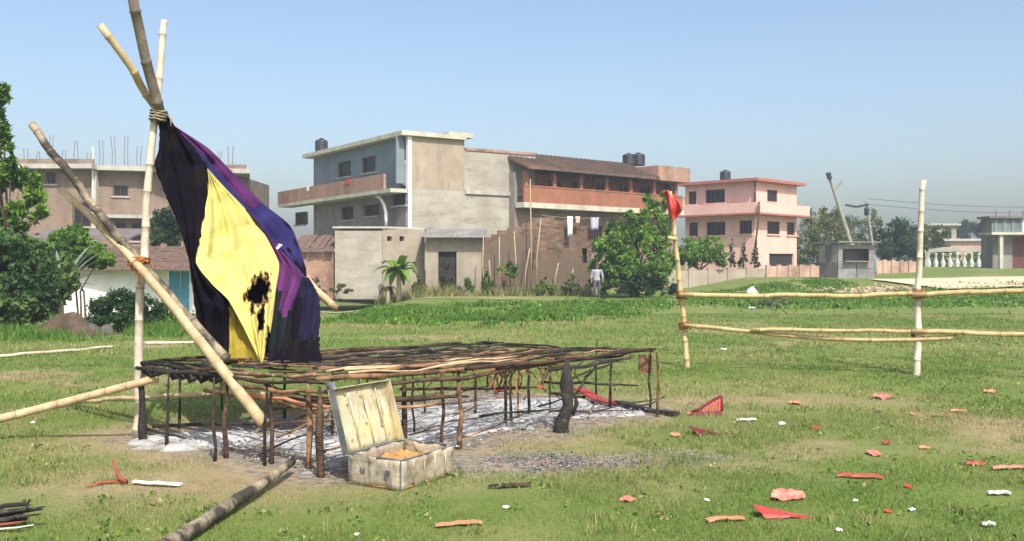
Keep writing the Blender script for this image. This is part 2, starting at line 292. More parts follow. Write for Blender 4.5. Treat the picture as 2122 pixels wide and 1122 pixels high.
# ------------------------------------------------------------------ ground
def ground():
    def axis(segs):
        o = []
        for a, b, st in segs: o += list(np.arange(a, b, st))
        return np.array(o+[segs[-1][1]])
    xs = axis([(-2000,-300,340),(-300,-60,24),(-60,-14,1.4),(-14,14,.14),(14,60,1.4),(60,300,24),(300,2000,340)])
    ys = axis([(-1500,-30,245),(-30,3,3),(3,17,.12),(17,40,.5),(40,90,1.25),(90,300,15),(300,4000,370)])
    X, Y = np.meshgrid(xs, ys); Z = H(X, Y); nx = len(xs); ny = len(ys)
    V = np.stack([X, Y, Z], -1).reshape(-1, 3)
    i = np.arange((ny-1)*(nx-1)); r = i//(nx-1); c = i % (nx-1); a = r*nx+c
    Fc = np.stack([a, a+1, a+nx+1, a+nx], 1)
    m, N, L = newmat('ground_turf')
    out = N.new('ShaderNodeOutputMaterial'); b = N.new('ShaderNodeBsdfPrincipled'); L.new(b.outputs[0], out.inputs[0]); b.inputs['Roughness'].default_value = .95; b.inputs['Specular IOR Level'].default_value = .1
    tc = N.new('ShaderNodeTexCoord')
    def nz(sc, st=(1,1,1), det=6):
        mp = N.new('ShaderNodeMapping'); mp.inputs['Scale'].default_value = st; L.new(tc.outputs['Object'], mp.inputs[0])
        n = N.new('ShaderNodeTexNoise'); n.inputs['Scale'].default_value = sc; n.inputs['Detail'].default_value = det; n.inputs['Roughness'].default_value = .65; L.new(mp.outputs[0], n.inputs['Vector']); return n.outputs['Fac']
    def rng(f, lo, hi, a=0, z=1):
        r = N.new('ShaderNodeMapRange'); r.inputs['From Min'].default_value = lo; r.inputs['From Max'].default_value = hi; r.inputs['To Min'].default_value = a; r.inputs['To Max'].default_value = z; L.new(f, r.inputs[0]); return r.outputs[0]
    def mix(f, A, B):
        x = N.new('ShaderNodeMix'); x.data_type = 'RGBA'; L.new(f, x.inputs['Factor'])
        for k, v in (('A', A), ('B', B)):
            if isinstance(v, tuple): x.inputs[k].default_value = srf(v)
            else: L.new(v, x.inputs[k])
        return x.outputs['Result']
    col = mix(rng(nz(.35), .38, .62), (.12,.178,.04), (.175,.215,.06))
    col = mix(rng(nz(2.2), .54, .74, 0, .6), col, (.27,.25,.1))
    col = mix(rng(nz(.12), .5, .66, 0, .7), col, (.1,.17,.035))
    col = mix(rng(nz(28), .35, .75, 0, .55), col, (.09,.12,.03))
    at = N.new('ShaderNodeAttribute'); at.attribute_name = 'dirt'
    earth = mix(rng(nz(5), .4, .62), (.33,.245,.15), (.24,.18,.11)); earth = mix(rng(nz(30), .5, .7, 0, .6), earth, (.4,.32,.22))
    col = mix(at.outputs['Fac'], col, earth)
    a2 = N.new('ShaderNodeAttribute'); a2.attribute_name = 'soot'; mu = N.new('ShaderNodeMath'); mu.operation = 'MULTIPLY'; L.new(a2.outputs['Fac'], mu.inputs[0]); L.new(rng(nz(9), .34, .6), mu.inputs[1])
    sc = mix(rng(nz(14), .42, .6), (.07,.068,.065), (.3,.29,.28)); col = mix(mu.outputs[0], col, sc)
    L.new(col, b.inputs['Base Color'])
    bp = N.new('ShaderNodeBump'); bp.inputs['Strength'].default_value = .6; bp.inputs['Distance'].default_value = .03; L.new(nz(22), bp.inputs['Height']); L.new(bp.outputs[0], b.inputs['Normal'])
    o = mesh_np('ground', V, Fc, m, smooth=True); tag(o, kind='structure')
    at = o.data.attributes.new('dirt', 'FLOAT', 'POINT'); at.data.foreach_set('value', dirt_mask(V[:,0], V[:,1]).astype(np.float32))
    x, y = V[:,0], V[:,1]; n = fbm(x*1.5, y*1.5, 55)-.5; sd = stage_dist(x, y); m_ = np.maximum(ss(.45, -.05, sd+n*.5), ss(0, .55, 1.25-np.hypot((x-.25)/1.35, (y-7.5-.12*x)/.42)+n*1.2))
    a2 = o.data.attributes.new('soot', 'FLOAT', 'POINT'); a2.data.foreach_set('value', (m_*.95).astype(np.float32))
ground()
def strip(name, pts, w, mat, lift=.012):
    mb = MB(); P2 = [Vector(p) for p in pts]; L = []; R = []
    for i, p in enumerate(P2):
        t = (P2[min(i+1,len(P2)-1)]-P2[max(i-1,0)]).normalized(); n = Vector((-t.y, t.x))
        for s, lst in ((1, L), (-1, R)):
            q = p+n*s*(w*.5)*(.8+.4*random.random()); lst.append(Vector((q.x, q.y, float(H(q.x, q.y))+lift)))
    for i in range(len(P2)-1): mb.quad([R[i], R[i+1], L[i+1], L[i]])
    return tag(mb.build(name, mat), kind='structure')
def line2(a, b, n): return [Vector((a[0]+(b[0]-a[0])*i/n+random.uniform(-.06,.06), a[1]+(b[1]-a[1])*i/n+random.uniform(-.06,.06))) for i in range(n+1)]
a = G(640, 648); b = G(1290, 626); strip('footpath', line2((a.x,a.y), (b.x,b.y), 40), .5, PATH, .035)
strip('sandy_road', line2((20, 48.5), (60, 62), 34), 5.5, SAND, .09)
# ------------------------------------------------------------------ foliage builder
def leafcloud(centers, size, shape=.5, droop=.3, seed=0):
    """kite-shaped leaves folded along the midrib"""
    n = len(centers); r = np.random.default_rng(seed); size = np.asarray(size)*np.ones(n)*(r.uniform(.6, 1.35, n))
    d = r.normal(size=(n,3)); d[:,2] -= droop; d /= np.linalg.norm(d, axis=1)[:,None]
    q = r.normal(size=(n,3)); w = np.cross(d, q); w /= np.linalg.norm(w, axis=1)[:,None]; nn = np.cross(w, d)
    L = size[:,None]; Wd = L*shape*.5
    a = centers-d*L*.5; c = centers+d*L*.5; l = centers-w*Wd+nn*L*.08-d*L*.05; rr = centers+w*Wd+nn*L*.08-d*L*.05
    V = np.stack([a, rr, c, l], 1).reshape(-1,3); Fc = np.arange(4*n).reshape(n,4); return V, Fc
def clump_points(blobs, n, seed, shell=.55):
    r = np.random.default_rng(seed); out = []; vol = np.array([b[3]*b[4]*b[5] for b in blobs])**.75; k = (vol/vol.sum()*n).astype(int)+8
    sub = []
    for b, kk in zip(blobs, k):
        ns = max(4, kk//60)                                       # twigs inside each bough
        d = r.normal(size=(ns,3)); d /= np.linalg.norm(d, axis=1)[:,None]; rad = r.uniform(shell, 1.22, ns)[:,None]*r.uniform(.85,1.1,(ns,1))
        cen = np.array(b[:3])+d*rad*np.array(b[3:6])
        idx = r.integers(0, ns, kk); p = cen[idx]+r.normal(size=(kk,3))*np.array(b[3:6])*.15
        out.append(p)
    return np.concatenate(out)
def foliage(name, parent, blobs, n, size, pal, seed, shape=.5, label=None):
    pts = clump_points(blobs, n, seed); V, Fc = leafcloud(pts, size, shape, seed=seed+1)
    r = np.random.default_rng(seed+2); cl = fbm(pts[:,0]*1.5/(size*6)+pts[:,2]*.7, pts[:,2]*1.5/(size*6)+pts[:,1], seed, 2)
    mi = np.clip(((1-cl)*3.2-.1+r.normal(size=len(pts))*.35).astype(int), 0, 2)
    return mesh_np(name, V, Fc, LF[pal], mi, parent)
def tree(name, label, base, blobs, n, size, pal, seed, cat='tree', trunk_r=.12, shape=.5, group=None, stems=1):
    rt = thing(name, label, cat, base, group); base = Vector(base); rr = random.Random(seed); mb = MB()
    cz = sum(b[2] for b in blobs)/len(blobs); cx = sum(b[0] for b in blobs)/len(blobs); cy = sum(b[1] for b in blobs)/len(blobs)
    for s in range(stems):
        off = Vector((rr.uniform(-.3,.3), rr.uniform(-.2,.2), 0))*(stems > 1)
        fork = base+off+Vector(((cx-base.x)*.35, (cy-base.y)*.35, max(.25, (cz-base.z)*.55)))
        mid = (base+off+fork)*.5+Vector((rr.uniform(-.08,.08), rr.uniform(-.08,.08), 0))
        mb.tube([base+off-Vector((0,0,.1)), mid, fork], [trunk_r*1.2, trunk_r*.95, trunk_r*.8], 8)
        for b in blobs[s::stems]:
            e = Vector(b[:3]); m = (fork+e)*.5+Vector((rr.uniform(-.15,.15), rr.uniform(-.15,.15), rr.uniform(0,.15)))*trunk_r*5
            mb.tube([fork-Vector((0,0,trunk_r)), m, e], [trunk_r*.6, trunk_r*.4, trunk_r*.15], 6)
    mb.build('trunk' if cat == 'tree' else 'stem', BARK, rt, True)
    foliage('crown' if cat == 'tree' else 'foliage', rt, blobs, n, size, pal, seed, shape); return rt
def blob_px(px, py, d, rx, ry, rd=None):
    c = P(px, py, d); k = d/F; return (c.x, c.y, c.z, rx*k, (rd or rx)*k, ry*k)
def ground_at(px, d): x = (px-CX)/F*d; return Vector((x, d, float(H(x, d))))
# ------------------------------------------------------------------ building helpers
def wall(mb, A, B, z0, z1, ops=(), t=.22, mi=0):
    A = Vector(A); B = Vector(B); d = (B-A); L = d.length; d.normalize(); n = Vector((d.y, -d.x))
    xs = sorted({0.0, L} | {max(0,min(L,v)) for o in ops for v in o[:2]}); zs = sorted({z0, z1} | {max(z0,min(z1,v)) for o in ops for v in o[2:4]})
    def pt(s, z, k=0): q = A+d*s-n*k; return Vector((q.x, q.y, z))
    for i in range(len(xs)-1):
        for j in range(len(zs)-1):
            cx = (xs[i]+xs[i+1])/2; cz = (zs[j]+zs[j+1])/2
            if any(o[0] < cx < o[1] and o[2] < cz < o[3] for o in ops): continue
            mb.quad([pt(xs[i],zs[j]), pt(xs[i+1],zs[j]), pt(xs[i+1],zs[j+1]), pt(xs[i],zs[j+1])], mi)
            mb.quad([pt(xs[i+1],zs[j],t), pt(xs[i],zs[j],t), pt(xs[i],zs[j+1],t), pt(xs[i+1],zs[j+1],t)], mi)
    for s0, s1, a, b in ops:
        mb.quad([pt(s0,a), pt(s0,b), pt(s0,b,t), pt(s0,a,t)], mi); mb.quad([pt(s1,a), pt(s1,a,t), pt(s1,b,t), pt(s1,b)], mi)
        mb.quad([pt(s0,a), pt(s0,a,t), pt(s1,a,t), pt(s1,a)], mi); mb.quad([pt(s0,b), pt(s1,b), pt(s1,b,t), pt(s0,b,t)], mi)
    mb.quad([pt(0,z1), pt(L,z1), pt(L,z1,t), pt(0,z1,t)], mi); e = .004; mb.quad([pt(e,z0), pt(e,z1), pt(e,z1,t), pt(e,z0,t)], mi); mb.quad([pt(L-e,z0), pt(L-e,z0,t), pt(L-e,z1,t), pt(L-e,z1)], mi)
def beam(mb, A, B, z0, z1, out=0.0, t=.3, mi=0):
    """horizontal bar along a wall line, from `out` in front of it back by t"""
    A = Vector(A); B = Vector(B); d = (B-A).normalized(); n = Vector((d.y, -d.x)); a = A+n*out; b = B+n*out
    mb.hexa([(a.x,a.y,z0),(b.x,b.y,z0),(b.x-n.x*t,b.y-n.y*t,z0),(a.x-n.x*t,a.y-n.y*t,z0),(a.x,a.y,z1),(b.x,b.y,z1),(b.x-n.x*t,b.y-n.y*t,z1),(a.x-n.x*t,a.y-n.y*t,z1)], mi)
def window(root, A, B, o, bars=3, frame=FRM, sill=None, kind='window'):
    A = Vector(A); B = Vector(B); d = (B-A).normalized(); s0, s1, z0, z1 = o; w = .06
    def sub(mb, a, b, c, e, out, t, mi=0): beam(mb, A+d*a, A+d*b, c, e, out, t, mi)
    m = MB(); sub(m, s0, s0+w, z0, z1, -.05, .07); sub(m, s1-w, s1, z0, z1, -.05, .07); sub(m, s0+w, s1-w, z1-w, z1, -.05, .07); sub(m, s0+w, s1-w, z0, z0+w, -.05, .07)
    f = m.build(kind, frame, root)
    m = MB(); sub(m, s0+w, s1-w, z0+w, z1-w, -.16, .02); m.build('pane', GLASS, f)
    for i in range(bars):
        x = s0+w+(s1-s0-2*w)*(i+1)/(bars+1); m = MB(); sub(m, x-.015, x+.015, z0+w, z1-w, -.04, .03); m.build('bar', frame, f)
    if sill: m = MB(); sub(m, s0-.1, s1+.1, z0-.09, z0-.005, .1, .17); m.build('sill', sill, f)
    return f
def pxop(A, B, x0, x1, y0, y1):
    xm = (x0+x1)/2; return (on_wall(A,B,x0,y0)[0], on_wall(A,B,x1,y0)[0], on_wall(A,B,xm,y1)[1], on_wall(A,B,xm,y0)[1])
def water_tank(label, c, r, h):
    rt = thing('water_tank', label, 'water tank', c, 'rooftop water tanks')
    pr = [(r*.96,0),(r,h*.04)]
    for k in range(4): z = h*(.1+.17*k); pr += [(r,z),(r*.96,z+h*.03),(r*.96,z+h*.06),(r,z+h*.09)]
    pr += [(r,h*.78),(r*.8,h*.9),(r*.35,h*.95)]
    MB().lathe(c, pr, 16).build('tank_body', PLAST, rt, True)
    MB().lathe(Vector(c)+Vector((0,0,h*.95)), [(r*.34,0),(r*.36,h*.02),(r*.3,h*.07)], 12).build('lid', PLAST, rt, True)
def flat_roof(mb, pts, z0, z1, mi=0):
    n = len(mb.v); k = len(pts)
    mb.v += [Vector((p[0],p[1],z0)) for p in pts]+[Vector((p[0],p[1],z1)) for p in pts]
    mb.f.append(tuple(n+i for i in reversed(range(k)))); mb.m.append(mi); mb.f.append(tuple(n+k+i for i in range(k))); mb.m.append(mi)
    for i in range(k): j = (i+1) % k; mb.f.append((n+i, n+j, n+k+j, n+k+i)); mb.m.append(mi)
def v2(p): return Vector((p[0], p[1]))
# ------------------------------------------------------------------ grey three-storey house
def grey_house():
    C0 = Vector((-5.62, 52)); dl = Vector((-.555,.832)); dr = Vector((.832,.555)); nl = Vector((-.832,-.555)); nr = Vector((.555,-.832))
    Lf = C0+dl*13.2; Rt = C0+dr*8.4; Bk = Lf+dr*8.4
    rt = thing('grey_house', 'three-storey house with blue-grey top floor, brick balcony parapet and blank cream side wall', 'house', (C0.x, C0.y, 0))
    z1, z2, z3 = 3.2, 5.6, 8.45
    # left front: openings
    top = [pxop(Lf,C0,*w) for w in ((700,727,335,367),(750,778,325,358))]; top[0] = top[0]
    m = MB(); wall(m, Lf, C0-dl*-.9, z2, z3, top); m.build('upper_wall', GREYP, rt)
    for o in top: window(rt, Lf, C0, o, 2, FRM, CONC)
    mid = [pxop(Lf,C0,*w) for w in ((612,632,440,466),(708,732,428,456),(755,786,424,448),(814,842,386,426))]
    m = MB(); wall(m, Lf, C0, -.2, z2-.02, mid); m.build('lower_wall', GREYW, rt)
    for o in mid: window(rt, Lf, C0, o, 3, FRM, CONC)
    # right side: cream wall in three rendered fields
    j = C0+dr*3.55
    m = MB(); wall(m, C0, j, z2, z3); m.build('side_wall', CREAM, rt)
    m = MB(); wall(m, j+dr*.003, Rt, z2, z3-.55); m.build('side_wall', CREAM2, rt)
    m = MB(); wall(m, C0, Rt+dr*1.2, -.2, z2-.004); m.build('side_wall', CREAM2, rt)
    m = MB(); beam(m, C0+dr*3.6, Rt+dr*1.25, z2-.14, z2+.1, .1, .35); m.build('floor_slab', CONC, rt)
    m = MB(); beam(m, C0-dl*.0, C0+dr*.22, -.2, z3-.02, .05, .25); m.build('corner_pier', WALLW, rt)
    m = MB(); beam(m, j+dr*.1, Rt, z3-.55, z3-.4, .06, .3); m.build('coping', BRKR, rt)
    m = MB(); wall(m, Bk, Lf, -.2, z3); wall(m, Rt, Bk, -.2, z3-.55); m.build('rear_wall', GREYW, rt)
    # roof slab with eaves over the balcony
    m = MB(); o = nl*.55
    flat_roof(m, [Lf+o+dl*.6, C0+o+dr*.1-dl*.2, C0+nr*.25, j+nr*.25, j-nr*4.5, Bk+dl*.6-dr*2], z3, z3+.24); r = m.build('roof', SLABC, rt)
    m = MB(); beam(m, j-dr*.7-nr*.5, j+dr*.9-nr*.5, z3+.24, z3+.5, 0, 1.2); m.build('stair_hood', SLABC, r)
    # side screen closing the balcony by the corner
    m = MB(); q = C0+dl*.35; m.hexa([(q.x,q.y,z2+.3),(q.x+nl.x*.5,q.y+nl.y*.5,z2+.3),(q.x+nl.x*.5+dl.x*.12,q.y+nl.y*.5+dl.y*.12,z2+.3),(q.x+dl.x*.12,q.y+dl.y*.12,z2+.3),
        (q.x,q.y,z3-.01),(q.x+nl.x*.5,q.y+nl.y*.5,z3-.01),(q.x+nl.x*.5+dl.x*.12,q.y+nl.y*.5+dl.y*.12,z3-.01),(q.x+dl.x*.12,q.y+dl.y*.12,z3-.01)]); m.build('balcony_screen', GREYP, rt)
    # balcony
    E0 = Lf+dl*3.9; E1 = C0+dl*.9
    m = MB(); beam(m, E0, C0+dl*.05, z2-.22, z2-.015, 1.0, 1.0); b = m.build('balcony_slab', SLABC, rt)
    m = MB(); beam(m, E0, E1, z2-.015, z2+.82, 1.0, .14); m.build('parapet', BRKR, rt)
    # curved down-stand under the balcony
    m = MB(); q = C0+dl*1.2+nl*.7; m.tube([(q.x-dl.x*-1.2,q.y+dl.y*1.2,z2-.3),(q.x+dl.x*.7,q.y+dl.y*.7,z2-.42),(q.x+dl.x*.25,q.y+dl.y*.25,z2-.8),(q.x,q.y,z2-1.3),(q.x,q.y,z2-2)], .09, 8); m.build('drain_pipe', WALLW, rt, True)
    m = MB(); beam(m, Lf+dl*.2, C0+dl*.6, z1-.9, z1-.72, .7, .7); m.build('sunshade', CONC, rt)
    water_tank('black water tank on the roof of the grey house with the blank cream wall', (Lf.x+.55, Lf.y-.2, z3+.24), .42, 1.0)
    # cloth drying on the parapet, and the pair of thin roof poles
    for px, py, w, h, mt, lb in ((716,356,22,12,RED,'red cloth hung over the brick balcony parapet of the grey house'), (636,368,12,26,WALLW,'white cloth drying at the far end of the brick parapet')):
        t, z = on_wall(E0+nl*1.0, E1+nl*1.0, px, py+h); q = E0+nl*1.0-dl*t; mb = MB(); ww = w*F**-1*58; d = -dl
        zt = z2+.83; mb.hexa([(q.x+nl.x*.005,q.y+nl.y*.005,zt-.3),(q.x+d.x*ww+nl.x*.005,q.y+d.y*ww+nl.y*.005,zt-.26),(q.x+d.x*ww-nl.x*.1,q.y+d.y*ww-nl.y*.1,zt-.0),(q.x-nl.x*.1,q.y-nl.y*.1,zt),
            (q.x+nl.x*.03,q.y+nl.y*.03,zt-.28),(q.x+d.x*ww+nl.x*.03,q.y+d.y*ww+nl.y*.03,zt-.24),(q.x+d.x*ww,q.y+d.y*ww,zt+.05),(q.x,q.y,zt+.06)])
        tag(mb.build('drying_cloth', mt), lb, 'cloth')
grey_house()
# ------------------------------------------------------------------ orange verandah house
def orange_house():
    A = Vector((.2, 55.2)); B = Vector((10.6, 64.2)); d = (B-A).normalized(); n = Vector((d.y,-d.x)); L = (B-A).length
    rt = thing('orange_house', 'house with brown overhanging roof fascia and orange-painted upper verandah', 'house', (A.x, A.y, 0))
    zb, zp, zf, zt = 5.05, 6.3, 6.85, 8.1
    m = MB(); a = A-d*.1; b = B-d*2.6
    def rp(q, o_, z): q = q+n*o_; return (q.x, q.y, z)
    m.hexa([rp(a,1.25,zf+.05), rp(b,1.25,zf+.05), rp(b,-1.6,zt-.12), rp(a,-1.6,zt-.12), rp(a,1.25,zf+.2), rp(b,1.25,zf+.2), rp(b,-1.6,zt+.05), rp(a,-1.6,zt+.05)]); r_ = m.build('roof', BRNF, rt)
    for i in range(30):
        q = a.lerp(b, (i+.5)/30); m = MB(); e = d*.05; m.hexa([rp(q-e,1.27,zf+.2), rp(q+e,1.27,zf+.2), rp(q+e,-1.6,zt+.05), rp(q-e,-1.6,zt+.05), rp(q-e,1.27,zf+.27), rp(q+e,1.27,zf+.27), rp(q+e,-1.6,zt+.12), rp(q-e,-1.6,zt+.12)]); m.build('roof_rib', BRNF, r_)
    m = MB(); wall(m, A-n*1.5, B-n*1.5, zf-.2, zt-.15); m.build('rear_wall', GREYW, rt)
    m = MB(); beam(m, B-d*2.59, B+d*.6, zf+.05, zt-.25, 1.1, 9); m.build('roof_extension', BRKR, rt)
    m = MB(); beam(m, A, B+d*.4, zb-.3, zb, .75, .75); m.build('balcony_slab', SLABC, rt)
    m = MB(); beam(m, A+d*.05, B+d*.3, zb, zp-.35, .7, .12); beam(m, A+d*.05, B+d*.3, zp-.35, zp-.27, .73, .18); m.build('parapet', ORNG, rt)
    ops = [(1+2.05*i, 2.1+2.05*i, zb+.9, zf-.25) for i in range(6)]
    m = MB(); wall(m, A-n*.55, B-n*.55, zb, zf, ops); m.build('upper_wall', ORNG, rt)
    for o in ops: window(rt, A-n*.55, B-n*.55, o, 2)
    for i in range(7):
        m = MB(); q = A+d*(.15+i*2.2); beam(m, q, q+d*.24, zp-.27, zf, .68, .22); m.build('column', ORNG, rt)
    for i in range(30):
        if 11 <= i <= 20: q = A+d*(.4+i*.42); m = MB(); beam(m, q, q+d*.035, zp-.27, zf, .63, .04); m.build('grille_bar', FRM, rt)
    lo = [(2.4,3.5,2.2,3.9),(6.2,7.3,2.2,3.9),(9.4,10.5,2.2,3.9)]
    m = MB(); wall(m, A-n*.1, B-n*.1, -.1, zb-.3, lo); m.build('lower_wall', BRKL, rt)
    for o in lo: window(rt, A-n*.1, B-n*.1, o, 3)
    m = MB(); wall(m, B+d*.3-n*.1, B+d*.3-n*9, -.1, zt-.3); m.build('end_wall', GREYW, rt); m = MB(); wall(m, A-n*9, A-n*.1, -.1, zt-1.3); m.build('end_wall', GREYW, rt)
    q = B-d*2.2-n*1.4; water_tank('left one of two black water tanks beside the orange roof end', (q.x-.3, q.y, zt), .42, .75)
    q = q+d*.95; water_tank('right one of two black water tanks beside the orange roof end', (q.x-.3, q.y, zt), .45, .85)
    # washing on a line below the balcony
    rope = MB(); a = P(1120, 446, 47.2); b = P(1245, 452, 47.2); rope.tube([a.lerp(b, i/8)-Vector((0,0,.08*math.sin(math.pi*i/8))) for i in range(9)], .012, 6)
    tag(rope.build('washing_line', ROPET), 'thin washing line strung below the orange verandah', 'line')
    for px, py, w, h, mt, lb in ((1181,449,11,42,WALLW,'long white cloth hanging on the line below the orange verandah'), (1232,451,16,26,surf('lilac_cloth',(.5,.48,.6),(.4,.38,.5),4,.9),'pale lilac cloth hanging at the right end of the line'), (1197,449,9,15,PNK,'small pink cloth on the line beside the long white one')):
        mb = MB(); nx = 6
        for i in range(nx):
            for k in range(4):
                def q(i, k): p = P(px-w/2+w*i/nx, py+h*k/4, 47.2); p.y += .05*math.sin(i*1.9+k*.5); return p
                mb.quad([q(i,k+1), q(i+1,k+1), q(i+1,k), q(i,k)])
        o = mb.build('hanging_cloth', mt, None, True); o.modifiers.new('weld','WELD'); s = o.modifiers.new('thick', 'SOLIDIFY'); s.thickness = .012; tag(o, lb, 'cloth')
orange_house()
# ------------------------------------------------------------------ pink house
def pink_house():
    C = Vector((18.1, 72)); dl = Vector((-.707,.707)); dr = Vector((.707,.707)); nl = Vector((-.707,-.707)); nr = Vector((.707,-.707)); z0 = .7
    Lf = C+dl*6.2; Rt = C+dr*6.3; Bk = Lf+dr*6.3
    rt = thing('pink_house', 'salmon-pink three-storey house with dark roof edge and brown drainpipe', 'house', (C.x, C.y, z0))
    zr = EYE+(HY-376)/F*72; zs = EYE+(HY-433)/F*72; zg = EYE+(HY-500)/F*72
    UL = [pxop(Lf,C,*w) for w in ((1462,1502,393,421),(1427,1443,397,424))]; UR = [pxop(C,Rt,*w) for w in ((1590,1611,394,419),)]
    ML = [pxop(Lf,C,*w) for w in ((1464,1503,460,488),(1532,1558,457,485),(1428,1446,461,490))]; MR = [pxop(C,Rt,*w) for w in ((1590,1616,459,486),(1631,1651,461,488))]
    GR_ = [pxop(C,Rt,*w) for w in ((1594,1645,526,552),)]
    m = MB(); wall(m, Lf, C, z0-.2, zr, UL+ML); wall(m, C, Rt-dr*.0, z0-.2, zr, UR+MR+GR_); wall(m, Rt, Bk, z0, zr); wall(m, Bk, Lf, z0, zr); m.build('wall', PNK, rt)
    for A, B, ws in ((Lf,C,UL+ML), (C,Rt,UR+MR)):
        for o in ws: window(rt, A, B, o, 3, FRM, PNK)
    o = GR_[0]; A = C+dr*o[0]; m = MB(); beam(m, A, C+dr*o[1], o[2], o[3], -.16, .05); m.build('garage_shade_sheet', DARK, rt)  # near-black sheet standing in for the shade inside the open garage
    m = MB(); e = .55; flat_roof(m, [Lf+nl*e+dl*e, C+nl*e+nr*e, Rt+nr*e+dr*e, Bk+dl*e+dr*e], zr, zr+.22); m.build('roof', PNKD, rt)
    m = MB(); beam(m, Lf+dl*.3, C+nr*.8, zs-.32, zs+.42, .8, .12); beam(m, C-dr*-.0+nl*.68, Rt+dr*.6, zs-.32, zs+.42, .8, .12); m.build('parapet', PNK, rt)
    m = MB(); beam(m, Lf+dl*.3, C+nr*.86, zs-.45, zs-.321, .86, .9); beam(m, C+nl*.0, Rt+dr*.66, zs-.45, zs-.321, .86, .9); m.build('balcony_slab', PNKD, rt)
    q = C+nl*.12+nr*.12; m = MB(); m.tube([(q.x,q.y,zr),(q.x,q.y,zs+.5)], .07, 8); m.build('drainpipe', FRM, rt, True); q = C+nl*.95+nr*.95
    m = MB(); m.tube([(q.x,q.y,zs+.45),(q.x,q.y,zs-.5),(q.x-.3,q.y+.3,zg-1)], .07, 8); m.build('drainpipe', FRM, rt, True)
    q = Lf+dr*.4; m = MB(); beam(m, Lf+dl*.02-nr*-.0, Lf+dl*1.6, zs-.3, zr-.9, .2, .4); m.build('side_wing', YPL, rt)
    c = P(1503, 376, 75); water_tank('black water tank on the roof of the pink house', (c.x, c.y, zr+.22), .42, .9)
pink_house()
# ------------------------------------------------------------------ unfinished brick building on the left
def brick_building():
    D = 60; A = v2(P(-120, 0, D)); B = v2(P(200, 0, D)); C = v2(P(204, 0, D+.6)); E = v2(P(486, 0, D+3)); z0 = -.9
    zs = EYE+(HY-352)/F*D
    rt = thing('brick_building', 'unfinished brown brick building with rebar standing up from its flat roof', 'house', (B.x, B.y, z0))
    L1 = [pxop(A,B,*w) for w in ((94,116,357,382),(150,188,420,470),(-40,-10,380,420))]; L2 = [pxop(C,E,*w) for w in ((234,266,384,407),(238,262,462,500),(272,298,462,500),(420,450,392,415))]
    m = MB(); wall(m, A, B, z0, zs, L1); m.build('wall', BRKL, rt); m = MB(); wall(m, C, E, z0, zs, L2); m.build('wall', BRKL, rt); m = MB(); wall(m, E, E+Vector((0,9)), z0, zs); m.build('end_wall', BRKL, rt)
    for o in L1: window(rt, A, B, o, 1, FRM, CONC)
    for o in L2: window(rt, C, E, o, 1, FRM, CONC)
    m = MB(); beam(m, A, B+Vector((.1,0)), zs, zs+.28, .9, 10); m.build('roof_slab', CONC, rt); m = MB(); beam(m, C+Vector((.02,0)), E+Vector((1.0,0)), zs-.02, zs+.27, .8, 10); m.build('roof_slab', CONC, rt)
    m = MB(); beam(m, A, B, zs+.28, zs+.62, .5, .2); m.build('parapet', BRKL, rt); m = MB(); beam(m, C+Vector((3.2,0)), C+Vector((5.8,0)), zs+.27, zs+.7, .4, .2); m.build('parapet', BRKL, rt); m = MB(); beam(m, E-Vector((1.2,0)), E+Vector((.9,0)), zs+.27, zs+.55, .7, .2); m.build('parapet', BRKL, rt)
    zm = EYE+(HY-452)/F*D
    m = MB(); beam(m, C+Vector((.3,0)), E, zm, zm+.2, 1.0, 1.0); m.build('sunshade', CONC, rt)
    m = MB(); beam(m, B-Vector((.25,0)), B, z0, zs, .12, .3); m.build('column', SLABC, rt)
    rr = random.Random(3)
    for px in list(range(50, 325, 26))+[350, 400, 450, 474]:
        q = P(px, 0, D+1.2); h = rr.uniform(1.0, 2.1)
        for k in range(2):
            m = MB(); x = q.x+k*.22; m.tube([(x, q.y, zs+.2), (x+rr.uniform(-.04,.04), q.y, zs+.2+h*.5), (x+rr.uniform(-.1,.1), q.y, zs+.2+h)], .022, 5); m.build('rebar', STEEL, rt)
    m = MB(); q = P(192, 0, D-.3); m.tube([(q.x,q.y,zs-3),(q.x,q.y,zs+1.4)], .05, 6); m.build('vent_pipe', WALLW, rt)
brick_building()
